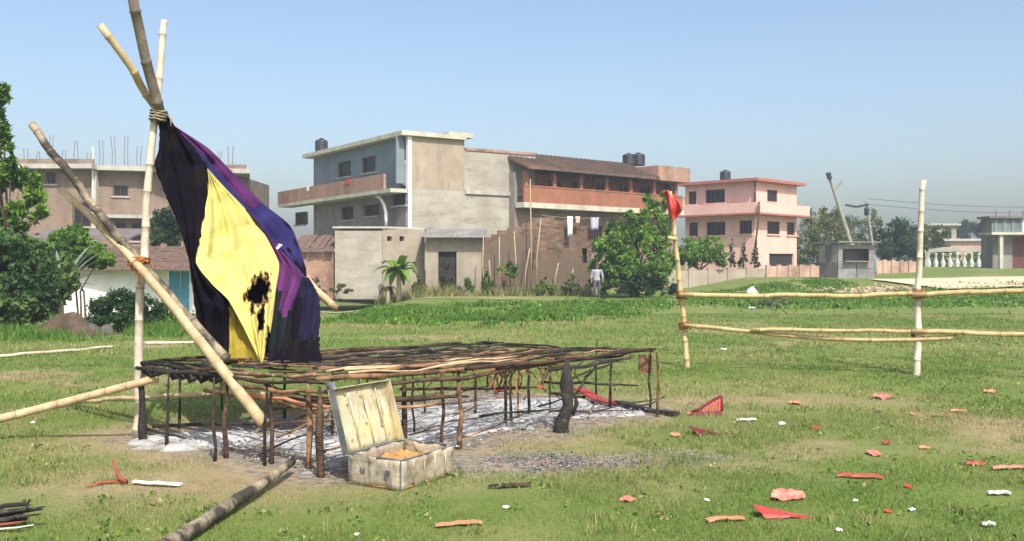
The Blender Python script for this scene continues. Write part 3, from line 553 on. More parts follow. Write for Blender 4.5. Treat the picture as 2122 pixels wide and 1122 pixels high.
# ------------------------------------------------------------------ whitewashed hut
def hut():
    D = 41; A = v2(P(132, 0, D)); B = v2(P(402, 0, D+1)); z0 = -.85; zt = EYE+(HY-560)/F*D
    rt = thing('whitewashed_hut', 'low whitewashed hut with tiled hip roof and blue door', 'hut', (A.x, A.y, z0))
    dr = pxop(A,B,350,396,562,650); wd = (1.2, 1.75, -.1, .55)
    m = MB(); wall(m, A, B, z0, zt, [dr]); wall(m, A+Vector((0,4)), A, z0, zt); wall(m, B, B+Vector((0,4)), z0, zt); m.build('wall', WALLW, rt)
    d = (B-A).normalized(); a = A+d*dr[0]; b = A+d*dr[1]
    half = (a+b)/2
    for p, q in ((a, half-d*.01), (half+d*.01, b)):
        m = MB(); beam(m, p, q, z0, dr[3], -.06, .05); lf = m.build('door_leaf', BLUE, rt)
        for k in range(3): mm = MB(); zz = z0+.25+k*.62; beam(mm, p+d*.08, q-d*.08, zz, zz+.5, -.04, .015); mm.build('door_panel', BLUE, lf)
    # tiled hip roof: courses of tiles as long overlapping strips
    e = .45; xl = A.x-e; xr = B.x+e; y0 = A.y-e; zr = EYE+(HY-512)/F*(D+2); zb = zt-.02; y1 = A.y+2; xa = xl+1.5; xb = xr-.4; nC = 9
    for k in range(nC):
        t0 = k/nC; t1 = (k+1.25)/nC; m = MB()
        def row(t, up): return Vector((xl+(xa-xl)*t, y0+(y1-y0)*t, zb+(zr-zb)*t+up)), Vector((xr+(xb-xr)*t, y0+(y1-y0)*t, zb+(zr-zb)*t+up))
        n = 46; p0, p1 = row(t0, .06); q0, q1 = row(min(t1,1), .02)
        for i in range(n):
            f0 = i/n; f1 = (i+.92)/n; w = random.uniform(-.012,.012)
            m.hexa([p0.lerp(p1,f0)+Vector((0,0,w-.03)), p0.lerp(p1,f1)+Vector((0,0,w-.03)), q0.lerp(q1,f1)+Vector((0,0,w-.03)), q0.lerp(q1,f0)+Vector((0,0,w-.03)),
                    p0.lerp(p1,f0)+Vector((0,0,w)), p0.lerp(p1,f1)+Vector((0,0,w)), q0.lerp(q1,f1)+Vector((0,0,w)), q0.lerp(q1,f0)+Vector((0,0,w))])
        m.build('tile_course', TILE, rt)
    m = MB(); m.quad([(xl,y0,zb),(xa,y1,zr),(xl,y1+3,zb)]); m.quad([(xa,y1,zr),(xb,y1,zr),(xr,y1+3,zb),(xl,y1+3,zb)]); m.quad([(xr,y0,zb),(xr,y1+3,zb),(xb,y1,zr)]); m.build('roof', TILE, rt)
    # soot writing-like stains are left as wear on the wall in the material
    m = MB(); a = P(60, 492, 50); b = P(268, 494, 50); m.hexa([a+Vector((0,0,-.1)), b+Vector((0,0,-.1)), b+Vector((0,3,.5)), a+Vector((0,3,.5)), a, b, b+Vector((0,3,.6)), a+Vector((0,3,.6))]); 
    for px in (75, 160, 250): q = P(px, 494, 50.3); m.box(q.x-.07, q.x+.07, q.y, q.y+.14, -.9, q.z-.02)
    tag(m.build('tin_awning', CORRD), 'long low tin awning below the unfinished brick building', 'awning')
hut()
# ------------------------------------------------------------------ sheds and walls at the foot of the grey house
def front_walls():
    D = 47.6
    # plain cream block
    A = v2(P(694,0,D)); B = v2(P(792,0,D)); C = v2(P(880,0,D+1.5))
    rt = thing('plastered_outhouse', 'cream plastered outhouse with two vent holes, behind the banana plant', 'outhouse', (B.x, B.y, 0))
    zt = EYE+(HY-478)/F*D; vent = [pxop(B+Vector((.02,0)),C,802,812,490,500), pxop(B+Vector((.02,0)),C,828,838,490,500)]
    m = MB(); wall(m, A, B, -.2, zt); m.build('wall', CREAM2, rt)
    m = MB(); wall(m, B+Vector((.02,0)), C, -.2, zt+.1, vent); m.build('wall', STONEW, rt); m = MB(); wall(m, A+Vector((0,3)), A, -.2, zt); m.build('side_wall', CREAM, rt)
    m = MB(); flat_roof(m, [A+Vector((-.1,-.1)), B+Vector((0,-.1)), C+Vector((0,.1)), C+Vector((0,3)), A+Vector((-.1,3))], zt+.1, zt+.2); m.build('roof', CONC, rt)
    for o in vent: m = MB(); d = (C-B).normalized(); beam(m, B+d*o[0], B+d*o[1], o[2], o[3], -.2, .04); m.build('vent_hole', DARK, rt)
    # shack with tin roof and door
    A = v2(P(882,0,D+.3)); B = v2(P(1000,0,D+.3)); rt = thing('tin_roofed_shack', 'small plastered shack with tin roof sheet and dark doorway beside the brick wall', 'shack', (A.x, A.y, 0))
    zt = EYE+(HY-492)/F*D; dr = pxop(A,B,908,946,522,612)
    m = MB(); wall(m, A, B, -.2, zt, [dr]); wall(m, A+Vector((0,3)), A, -.2, zt); wall(m, B, B+Vector((0,3)), -.2, zt); m.build('wall', STONEW, rt)
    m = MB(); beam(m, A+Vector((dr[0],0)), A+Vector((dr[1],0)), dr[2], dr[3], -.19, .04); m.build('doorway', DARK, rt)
    for k in range(4):
        x0 = A.x-.25+k*.8; m = MB(); n = 10
        for i in range(n):
            a = x0+.86*i/n; b = x0+.86*(i+1)/n; za = .025*math.sin(i*2.2); zb2 = .025*math.sin((i+1)*2.2)
            m.hexa([(a,A.y-.6,zt+.02+za),(b,A.y-.6,zt+.02+zb2),(b,A.y+3,zt+.5+zb2),(a,A.y+3,zt+.5+za),(a,A.y-.6,zt+.035+za),(b,A.y-.6,zt+.035+zb2),(b,A.y+3,zt+.515+zb2),(a,A.y+3,zt+.515+za)])
        m.build('roof_sheet', CORR, rt)
    # brick stub with tile edge at the left
    A = v2(P(610,0,D+.4)); B = v2(P(692,0,D+.4)); rt = thing('brick_lean_to', 'brick lean-to with dark sagging tile edge left of the cream outhouse', 'outhouse', (A.x, A.y, 0))
    zt = EYE+(HY-522)/F*D; m = MB(); wall(m, A, B, -.2, zt); wall(m, A+Vector((0,3)), A, -.2, zt); m.build('wall', BRKR, rt)
    m = MB(); rr = random.Random(5)
    for i in range(14):
        x0 = A.x-.1+(B.x-A.x+.1)*i/14; z = zt+rr.uniform(.0,.12); m.hexa([(x0,A.y-.4,z),(x0+.135,A.y-.4,z),(x0+.135,A.y+2,z+.75),(x0,A.y+2,z+.75),(x0,A.y-.4,z+.06),(x0+.135,A.y-.4,z+.06),(x0+.135,A.y+2,z+.8),(x0,A.y+2,z+.8)])
    m.build('tile_row', TILE, rt)
    # tall broken brick wall
    A = v2(P(1002,0,D)); B = v2(P(1226,0,D)); rt = thing('broken_brick_wall', 'tall weathered brown brick wall with stepped broken top below the orange verandah', 'wall', (A.x, A.y, 0))
    steps = [(1002,492),(1018,486),(1030,478),(1050,474),(1066,470),(1082,462),(1098,452),(1130,450),(1150,456),(1176,462),(1200,470),(1226,470)]
    for (x0,y0),(x1,_) in zip(steps, steps[1:]):
        a = v2(P(x0,0,D)); b = v2(P(x1,0,D)); ops = []
        if x0 == 1200: ops = [pxop(a,b,1207,1216,515,545)]
        m = MB(); wall(m, a, b-Vector((.004,0)), -.2, EYE+(HY-y0)/F*D, ops, .3); m.build('wall_section', BRK, rt)
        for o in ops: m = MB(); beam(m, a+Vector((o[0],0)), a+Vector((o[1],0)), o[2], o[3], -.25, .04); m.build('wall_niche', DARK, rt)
    rr = random.Random(8); bm_ = None
    for (x0,y0),(x1,_) in zip(steps, steps[1:]):
        z = EYE+(HY-y0)/F*D; xa = P(x0,0,D).x; xb = P(x1,0,D).x; x = xa
        while x < xb-.24:
            for lay in range(2):
                if rr.random() < (.75, .35)[lay]:
                    if bm_ is None: o = MB().obox((0,0,0), (.24,0,0), (0,.12,0), (0,0,.08)).build('brick', BRKR, rt, bevel=.004); bm_ = o.data
                    else: o = bpy.data.objects.new('brick', bm_); COL.objects.link(o); o.parent = rt
                    base = Vector((.12,.06,0)); o.location = Vector((x+rr.uniform(0,.03), D+.08+rr.uniform(-.03,.03), z+.002+lay*.083))-rootloc(rt); o.rotation_euler.z = rr.uniform(-.12,.12)
                elif lay == 0: break
            x += .255
    for i, px in enumerate((1006,1020,1036,1042,1068,1088,1101,1112,1150,1178)):
        top = {1101:372, 1112:452}.get(px, rr.uniform(470, 560)); p = P(px, 0, D-.5-rr.random()*.5); q = P(px+rr.uniform(-10,10), top, p.y); m = MB()
        mid = Vector(((p.x+q.x)/2+rr.uniform(-.1,.1), p.y, q.z*.5)); m.tube([(p.x,p.y,-.05), mid, q], [.045,.035,.025], 6)
        lb = ['leaning against the left end of the broken brick wall','second from the left end of the broken brick wall','short, third along the broken brick wall','beside the shrub on the brick wall, left of it','just right of the shrub on the brick wall','under the highest step of the brick wall','tallest, rising past the orange verandah','beside the tallest stalk, stopping at the verandah floor','right of the verandah stalks, on the brick wall','below the hanging white cloth'][i]
        tag(m.build('dry_stalk', STRAWM, None, True), 'dry bamboo stalk '+lb, 'stalk', 'dry stalks along the brick wall')
    # compound walls to the right
    def cw(label, x0, y0, x1, y1, ytop0, ytop1, mat):
        A = P(x0, 0, y0); B = P(x1, 0, y1); za = EYE+(HY-ytop0)/F*y0; zb = EYE+(HY-ytop1)/F*y1; h0 = float(H(A.x,A.y))-.6; h1 = float(H(B.x,B.y))-.6
        rt = thing('compound_wall', label, 'wall', (A.x, A.y, h0)); n = 5
        for i in range(n):
            p = A.lerp(B, i/n); q = A.lerp(B, (i+1)/n); zz = za+(zb-za)*(i+.5)/n
            m = MB(); wall(m, (p.x,p.y), (q.x-.003,q.y), min(h0,h1), zz, (), .2); m.build('wall_bay', mat, rt)
            m = MB(); beam(m, (p.x,p.y), (p.x+.25,p.y), min(h0,h1), zz+.08, .06, .32); m.build('pier', mat, rt)
    cw('low rendered compound wall below the pink house, left of the brick one', 1385, 56, 1585, 59, 562, 556, STONEW)
    cw('low pinkish brick compound wall between the rendered wall and the tin kiosk', 1588, 60, 1702, 60, 552, 551, PINKB)
    cw('low pinkish wall between the tin kiosk and the right fence post', 1812, 66, 1900, 66, 540, 543, PINKB)
front_walls()
# ------------------------------------------------------------------ tin kiosk
def kiosk():
    D = 54; k = D/F; z0 = EYE+(HY-580)/F*D; A = v2(P(1698,0,D+1.2)); C = v2(P(1737,0,D)); E = v2(P(1814,0,D+.3))
    rt = thing('tin_kiosk', 'small kiosk of grey corrugated tin on stilts with a dark counter opening', 'kiosk', (C.x, C.y, float(H(C.x, C.y))))
    zt = EYE+(HY-508)/F*D; zl = EYE+(HY-503)/F*D
    def sheet(p, q, za, zb, mat, name='wall_sheet'):
        p = Vector(p); q = Vector(q); d = (q-p); L = d.length; d.normalize(); n = Vector((d.y,-d.x)); m = MB(); N = max(4, int(L/.05))
        for i in range(N):
            a = p+d*L*i/N+n*.012*math.cos(i*math.pi); b = p+d*L*(i+1)/N+n*.012*math.cos((i+1)*math.pi)
            m.hexa([(a.x,a.y,za),(b.x,b.y,za),(b.x-n.x*.01,b.y-n.y*.01,za),(a.x-n.x*.01,a.y-n.y*.01,za),(a.x,a.y,zb),(b.x,b.y,zb),(b.x-n.x*.01,b.y-n.y*.01,zb),(a.x-n.x*.01,a.y-n.y*.01,zb)])
        return m.build(name, mat, rt)
    for i in range(3):
        p = A.lerp(C, i/3); q = A.lerp(C, (i+.97)/3); sheet(p, q, z0, z0+.95, CORRD); sheet(p, q, z0+.96, zt, [CORR,CORRD,CORR][i])
    dE = E-C; zo0 = EYE+(HY-541)/F*D; zo1 = EYE+(HY-516)/F*D
    for i in range(2): sheet(C+dE*(.5*i), C+dE*(.5*i+.48), z0, z0+.62, CORR); sheet(C+dE*(.5*i), C+dE*(.5*i+.48), z0+.64, zo0, CORR)
    sheet(C, C+dE*.12, zo0+.01, zt, CORR); sheet(C+dE*.82, E, zo0+.01, zt, CORR); sheet(C+dE*.125, C+dE*.815, zo1, zt, CORR)
    m = MB(); beam(m, C+dE*.125, C+dE*.815, zo0-.05, zo0, .3, .35); m.build('counter', CORR, rt)
    m = MB(); wall(m, C+dE*.02+Vector((0,.9)), E+Vector((0,.9)), z0, zt); m.build('back_wall', CORRD, rt); m = MB(); wall(m, E, E+Vector((0,1.2)), z0, zt); m.build('side_wall', CORRD, rt)
    m = MB(); flat_roof(m, [A+Vector((-.1,.1)), C+Vector((-.1,-.35)), E+Vector((.15,-.35)), E+Vector((.15,1.6)), A+Vector((0,1.6))], zl, zl+.05); m.build('roof', CORR, rt)
    for p in (A, C, E, E+Vector((0,1.0))): m = MB(); h = float(H(p.x,p.y)); m.box(p.x-.06+.07, p.x+.06+.07, p.y+.05, p.y+.17, h-.1, z0); m.build('stilt', CHARB, rt)
    m = MB(); flat_roof(m, [A+Vector((.05,.05)), C+Vector((.05,.04)), E+Vector((-.05,.04)), E+Vector((-.05,1.1)), A+Vector((.05,1.1))], z0, z0+.06); m.build('floor', CHARB, rt)
kiosk()
# ------------------------------------------------------------------ balustrade, right-hand shop, far houses
def right_side():
    D = 80; A = P(1918,556,D); B = P(2064,553,D); z0 = A.z-.05
    rt = thing('balustrade', 'white vase-shaped balusters under a sloping cream coping on a low plinth', 'balustrade', (A.x, A.y, z0))
    m = MB(); m.box(A.x-.3, B.x+.3, D-.3, D+.3, z0-.9, z0+.05); m.build('plinth', CREAM2, rt)
    zt = EYE+(HY-522)/F*D; zc = EYE+(HY-512)/F*D; x0 = A.x-.35; x1 = B.x+.2; xm = x0+(x1-x0)*.32
    m = MB(); m.hexa([(x0,D-.16,zt-.12),(xm,D-.16,zt),(xm,D+.35,zt),(x0,D+.35,zt-.12),(x0,D-.16,zt+.06),(xm,D-.16,zc),(xm,D+.35,zc),(x0,D+.35,zt+.06)])
    m.hexa([(xm+.003,D-.16,zt),(x1,D-.16,zt-.02),(x1,D+.35,zt-.02),(xm+.003,D+.35,zt),(xm+.003,D-.16,zc),(x1,D-.16,zc-.1),(x1,D+.35,zc-.1),(xm+.003,D+.35,zc)]); m.build('coping', CREAM2, rt)
    n = 10
    for i in range(n):
        x = A.x+.25+(B.x-A.x-.5)*i/(n-1); h = zt-z0-.16
        m = MB(); m.lathe((x,D,z0+.05), [(.2,0),(.2,.08),(.13,.14),(.22,h*.28),(.2,h*.38),(.09,h*.62),(.07,h*.8),(.12,h*.9),(.12,h)], 10); m.build('baluster', BALU, rt, True)
    for x in (A.x-.12, B.x): m = MB(); m.box(x, x+.22, D-.2, D+.2, z0+.051, zt-.14); m.build('end_pier', CREAM2, rt)
    # shop building cut by the frame
    D = 70; A = v2(P(2052,0,D)); B = v2(P(2330,0,D)); z0 = float(H(A.x,D))-.2
    rt = thing('shop_building', 'dark-fronted shop building with white slab edge and maroon shutter at the right frame edge', 'shop', (A.x, A.y, z0))
    zs = EYE+(HY-487)/F*D; zt = EYE+(HY-450)/F*D; sh = pxop(A+Vector((0,.9)),B+Vector((0,.9)),2098,2180,492,550)
    m = MB(); wall(m, A+Vector((.6,.9)), B+Vector((0,.9)), z0, zs, [(sh[0]-.6,sh[1]-.6,z0,sh[3])]); m.build('lower_wall', GREYW, rt)
    m = MB(); beam(m, A+Vector((sh[0],.9)), A+Vector((sh[1],.9)), z0, sh[3], -.12, .05); s = m.build('shutter', MAROON, rt)
    for k in range(14): m = MB(); z = z0+.15+k*.17; beam(m, A+Vector((sh[0]+.02,.9)), A+Vector((sh[1]-.02,.9)), z, z+.1, -.1, .019); m.build('slat', MAROON, s)
    m = MB(); beam(m, A, B, zs, zs+.18, .25, 1.9); m.build('floor_slab', SLABC, rt); m = MB(); wall(m, A+Vector((.1,1.6)), A+Vector((.1,.21)), zs+.18, zt-.1); m.build('side_wall', GREYW, rt); m = MB(); wall(m, A+Vector((.6,2.6)), A+Vector((.6,.93)), z0, zs); m.build('side_wall', GREYW, rt)
    m = MB(); beam(m, A+Vector((.1,0)), B, zs+.18, zt-.1, .0, .2); m.build('upper_wall', surf('green_grey_plaster',(.12,.15,.14),(.18,.2,.19),1,.9), rt)
    for i in range(5): x = .3+i*.62; m = MB(); beam(m, A+Vector((x,0)), A+Vector((x+.2,0)), zs+.18, zt-.1, .05, .045); m.build('pilaster', GREYP, rt)
    m = MB(); beam(m, A+Vector((2.3,0)), B, zs+.2, zt-.11, .09, .03); m.build('white_panel', WALLW, rt)
    m = MB(); beam(m, A-Vector((.2,0)), B, zt-.1, zt+.06, .3, 1.9); m.build('roof', CORRD, rt)
    for px in (2064, 2092, 2120): q = P(px,0,D+.4); m = MB(); m.tube([(q.x,q.y,zt),(q.x,q.y,zt+.5)], .04, 6); m.build('roof_post', STEEL, rt)
    m = MB(); m.box(A.x+.65, A.x+.9, D-.1, D+.15, z0, zs); m.build('column', SLABC, rt)
    # far houses
    for lb, x0, x1, y0, D, mat in (('small far cream house between the trees, right of the fence post', 1925, 1982, 468, 118, CREAM2), ('low far building with flat pinkish roof behind the balustrade', 1958, 2042, 500, 104, PINKB)):
        A = v2(P(x0,0,D)); B = v2(P(x1,0,D)); zt = EYE+(HY-y0)/F*D; rt = thing('far_house', lb, 'house', (A.x, A.y, .5)); w = [(.5,1.2,zt-1.7,zt-.7),(B.x-A.x-1.3,B.x-A.x-.6,zt-1.7,zt-.7)]
        m = MB(); wall(m, A, B, 0, zt, w); wall(m, A+Vector((0,5)), A, 0, zt); wall(m, B, B+Vector((0,5)), 0, zt); m.build('wall', mat, rt)
        for o in w: window(rt, A, B, o, 1)
        m = MB(); beam(m, A-Vector((.4,0)), B+Vector((.4,0)), zt, zt+.25, .4, 6); m.build('roof', CONC, rt)
    # power poles and wires
    a = P(1717,360,62); b = P(1768,520,62); b = b+(b-a)*.5; rt = thing('power_pole', 'leaning concrete power pole with forked top above the tin kiosk', 'power pole', (b.x, b.y, float(H(b.x,b.y))))
    m = MB(); m.tube([b, a.lerp(b,.5), a], [.17,.14,.11], 8); m.build('shaft', POLEC, rt)
    c = P(1729,395,62); m = MB(); m.tube([c, P(1745,375,62)], .07, 6); m.build('strut', POLEC, rt)
    m = MB(); m.tube([P(1716,358,61.8), P(1720,372,61.8)], .16, 8); m.build('cap', WIRE, rt)
    b = P(1818,545,63); a = P(1795,418,63); rt = thing('thin_power_pole', 'thin pale power pole with dark crossarm, right of the leaning pole', 'power pole', (b.x, b.y, float(H(b.x,b.y))))
    m = MB(); m.tube([Vector((b.x,b.y,float(H(b.x,b.y))-.1)), a], [.1,.07], 8); m.build('shaft', POLEC, rt); m = MB(); m.tube([P(1752,425,62.9), P(1775,429,62.9), P(1800,424,62.9)], .07, 6); m.build('crossarm', WIRE, rt)
    m = MB(); m.lathe(P(1796,447,62.8), [(.1,0),(.16,.1),(.16,.45),(.1,.55)], 10); m.build('transformer', PLAST, rt)
    for y0, y1, lb in ((412,424,'upper power line running right from the thin pole'), (424,436,'lower power line running right from the thin pole')):
        m = MB(); a = P(1798,y0,63); b = P(2300,y1,66); m.tube([a.lerp(b,i/14)-Vector((0,0,.35*math.sin(math.pi*i/14))) for i in range(15)], .014, 5); tag(m.build('power_line', WIRE, None, True), lb, 'wire', 'power lines')
right_side()
# ------------------------------------------------------------------ trees and shrubs
def veg():
    B = blob_px
    tree('bushy_tree', 'bushy bright green tree at the right end of the brick wall', ground_at(1310,45), [B(1262,508,44.6,26,24),B(1285,482,45,26,24),B(1322,462,45.5,26,22),B(1362,468,45.8,22,30),B(1345,425,46.2,18,20),B(1378,412,46.4,10,20),B(1246,545,44.4,20,22),B(1292,528,44.4,28,22),B(1322,505,44.8,26,22),B(1368,515,45.2,22,28),B(1335,565,44.8,46,26),B(1285,575,44.5,36,22),B(1360,580,44.8,30,18),B(1250,585,44.3,22,16)], 20000, .2, 'bright', 11, trunk_r=.08, stems=3)
    tree('shrub', 'dark low undergrowth around the foot of the bushy tree', ground_at(1320,43.8), [B(1270,600,43.8,24,14),B(1310,592,44,28,18),B(1352,590,44,28,18),B(1388,592,44,20,16),B(1330,572,44.6,40,22)], 6000, .14, 'dark', 61, 'shrub', .03, stems=4)
    tree('small_tree', 'low rounded green tree above the rendered wall, left of the pink house', ground_at(1450,57.5), [B(1430,525,57.5,32,24),B(1468,518,57.7,28,24),B(1490,535,57.5,16,18),B(1405,535,57.3,20,20)], 6500, .2, 'bright', 12, trunk_r=.1)
    for i, (px, lb) in enumerate(((1515,'leftmost'),(1541,'middle one'),(1565,'rightmost'))):
        tree('conifer', 'slim dark conifer before the pink house, %s of the three' % lb, ground_at(px,65), [B(px,548-k*7.5,65,11-k*1.4,8) for k in range(7)], 1500, .12, 'dark', 30+i, trunk_r=.06, shape=.3, group='conifers by the pink house')
    tree('olive_tree', 'broad olive green tree between the pink house and the tin kiosk', ground_at(1700,80), [B(1665,510,80,34,36),B(1710,490,80,40,40),B(1740,470,81,30,34),B(1690,455,82,28,24),B(1720,445,82,20,18),B(1680,530,79,40,22),B(1745,515,80,22,28)], 9000, .24, 'olive', 41)
    tree('pale_tree', 'pale green feathery tree behind the thin power pole', ground_at(1800,98), [B(1785,470,98,26,22),B(1812,460,98,18,26),B(1770,490,98,26,18),B(1800,495,98,28,18)], 3200, .26, 'pale', 42)
    tree('dome_tree', 'dark green dome-shaped tree left of the right fence post', ground_at(1862,76), [B(1862,495,76,38,34),B(1838,505,76,22,30),B(1885,505,76,24,30),B(1862,528,75,44,22),B(1845,480,76.5,20,16),B(1878,478,76.5,22,16)], 8000, .22, 'dark', 43)
    tree('yellowish_tree', 'yellowish green tree just right of the right fence post top rail', ground_at(1938,88), [B(1930,495,88,22,22),B(1955,488,88,20,18),B(1940,512,88,28,14)], 3000, .24, 'olive', 44)
    tree('hazy_tree', 'rounded hazy tree behind the balustrade', ground_at(2005,140), [B(1990,480,140,22,16),B(2015,472,140,24,18),B(2040,480,140,18,18)], 3500, .4, 'dark', 45)
    tree('tall_dark_tree', 'dark narrow tree beside the shop building', ground_at(2044,112), [B(2040,470,112,12,18),B(2048,490,112,14,20),B(2040,510,112,16,16)], 2200, .3, 'dark', 46)
    r = thing('hedge', 'green hedge showing between the white balusters', 'hedge', ground_at(1990,83)); foliage('foliage', r, [B(1935+k*14,540,83,12,14) for k in range(9)], 4500, .16, 'bright', 47)
    # left side
    tree('leafy_tree', 'large-leaved tree cut by the left frame edge', ground_at(20,25), [B(30,505,25,34,30),B(-10,520,25,40,40),B(2,205,25.0,14,26),B(5,255,25.0,18,34),B(-30,300,25.0,34,40),B(10,300,25.0,16,22),B(-20,220,25.0,30,50),B(-10,380,25.0,36,32),B(40,390,25.2,32,32),B(60,425,25.0,26,28),B(90,438,24.9,14,12),B(35,450,25.0,22,24),B(45,480,25.0,14,16),B(-20,450,25.0,34,60),B(20,360,25.0,30,24),B(70,400,25.0,26,22),B(-40,340,25.0,40,50)], 4600, .33, 'bright', 51, trunk_r=.06, shape=.38)
    tree('shrub', 'dense dark shrub mass at the left frame edge', ground_at(20,23), [B(0,540,23,60,50),B(60,560,23.5,50,46),B(10,620,22.5,60,46),B(70,620,23,40,40),B(120,580,25,34,40),B(-60,580,23,60,70)], 17000, .17, 'mixed', 52, 'shrub', .04, stems=4)
    tree('shrub', 'mixed green shrub left of the whitewashed hut roof', ground_at(170,31), [B(130,520,31,40,30),B(175,525,31,36,28),B(205,535,31.5,26,20),B(110,555,30,36,36),B(150,490,32,30,22)], 11000, .17, 'bright', 53, 'shrub', .04, stems=3)
    tree('shrub', 'round dark bush in front of the whitewashed hut', ground_at(255,22), [B(215,650,22,34,34),B(260,635,22,40,34),B(300,650,22,34,36),B(245,670,21.7,48,20),B(300,672,21.7,34,20)], 9000, .09, 'dark', 54, 'shrub', .03, stems=4)
    tree('shrub', 'grassy green shrub at the foot of the blue door', ground_at(370,24), [B(345,660,24,30,24),B(385,665,24,26,22),B(360,680,23.5,36,14)], 4500, .1, 'bright', 55, 'shrub', .03, stems=3)
    tree('shrub', 'dark green bush before the brick building, right of the pale upright pole', ground_at(345,46), [B(335,470,46,26,30),B(362,465,46,24,30),B(345,495,46,36,16)], 4000, .16, 'dark', 56, 'shrub', .05, stems=2)
    tree('shrub', 'sparse climbing shrub on the broken brick wall', ground_at(1056,46.6), [B(1055,562,46.6,18,16),B(1062,548,46.6,10,8)], 900, .14, 'bright', 57, 'shrub', .02)
    tree('shrub', 'tangled green shrub in the dark doorway of the shack', ground_at(928,46.8), [B(922,580,46.8,12,22),B(935,595,46.8,16,12),B(924,555,46.8,9,12)], 1400, .12, 'dark', 58, 'shrub', .02)
    tree('shrub', 'small green shrub right of the shack doorway', ground_at(970,46.6), [B(970,592,46.6,13,16)], 800, .12, 'bright', 59, 'shrub', .02)
    for px, d_, w_, hgt_, lb in ((868,46.7,16,26,'leafy shrub between the banana plant and the shack doorway'),(1010,46.5,14,34,'scraggly shrub at the left end of the broken brick wall'),(1128,46.4,22,22,'spreading weedy shrub below the verandah stalks'),(1185,46.2,20,30,'tall weedy shrub under the hanging white cloth'),(706,46.9,20,16,'low weeds at the left foot of the cream outhouse'),(655,46.8,22,24,'weedy shrub before the brick lean-to')):
        tree('shrub', lb, ground_at(px,d_), [B(px-w_*.4,608-hgt_*.5,d_,w_*.6,hgt_*.5),B(px+w_*.4,608-hgt_*.35,d_,w_*.6,hgt_*.4),B(px,608-hgt_,d_,w_*.35,hgt_*.4)], 1300, .12, random.choice(('olive','bright','pale')), 200+px, 'shrub', .02, stems=2)
    tree('shrub', 'low weedy shrub with whitish tips beyond the fence rails', G(1605,645), [B(1590,632,34,30,12),B(1625,622,34,22,12),B(1570,636,34,18,8)], 1500, .09, 'pale', 60, 'shrub', .02)
    # agave-like silver plant
    def blades(name, label, cat, base, n, Lr, w, pal, seed, arch=.6, upw=1.2, stem=None):
        rr = random.Random(seed); rt = thing(name, label, cat, base); top = Vector(base)
        if stem:
            mb = MB(); top = top+Vector((0,0,stem[0])); mb.tube([Vector(base)-Vector((0,0,.1)), Vector(base)+Vector((.02,0,stem[0]*.5)), top], [stem[1],stem[1]*.85,stem[1]*.6], 8); mb.build('trunk', BARK if stem[2] else STRAWM, rt, True)
        for i in range(n):
            a = rr.uniform(0, 2*math.pi); L = rr.uniform(*Lr); up = rr.uniform(.35, 1)*upw; h = Vector((math.cos(a), math.sin(a), 0)); side = Vector((-h.y, h.x, 0)); prev = None; mb = MB(); nS = 7
            for k in range(nS+1):
                t = k/nS; c = top+h*L*t*.75+Vector((0,0,L*(up*t-arch*t*t*1.25))); ww = w*math.sin(math.pi*min(.97,t*.9+.1))**.7*(1 if t < .9 else .6)
                cur = (c-side*ww, c+Vector((0,0,-ww*.35)), c+side*ww)
                if prev: mb.quad([prev[0],prev[1],cur[1],cur[0]]); mb.quad([prev[1],prev[2],cur[2],cur[1]])
                prev = cur
            mb.build('leaf', LF[pal][rr.choice((0,0,1,1,2))], rt, True)
        return rt
    blades('banana_plant', 'banana plant with arching torn leaves before the cream outhouse', 'plant', ground_at(826,45.8), 20, (1.2,1.9), .21, 'bright', 71, .7, 1.35, (1.35,.14,0))
    blades('spiky_plant', 'silvery spiky plant left of the crossed poles', 'plant', ground_at(125,27), 26, (1.1,1.7), .06, 'silver', 72, .3, 1.3, (1.2,.1,1))
    blades('withered_plant', 'brownish withered banana stump left of the leafy banana plant', 'plant', ground_at(803,45.9), 9, (.5,.9), .09, 'olive', 73, .9, .8, (.8,.12,0))
    # distant tree line, one mass
    rr = np.random.default_rng(5); pts = []
    for x in np.arange(-170, 210, 3.2):
        h = 3.2+3.2*rr.random(); pts.append((x, 190+rr.uniform(-8,8), h*.45, 3.0, 3.0, h*.6))
    p = clump_points(pts, 26000, 6); V, Fc = leafcloud(p, .7, .6, seed=8); o = mesh_np('distant_trees', V, Fc, LF['dark'], rr.integers(0,3,len(p))); tag(o, 'low distant tree line along the horizon', 'trees', kind='stuff')
veg()
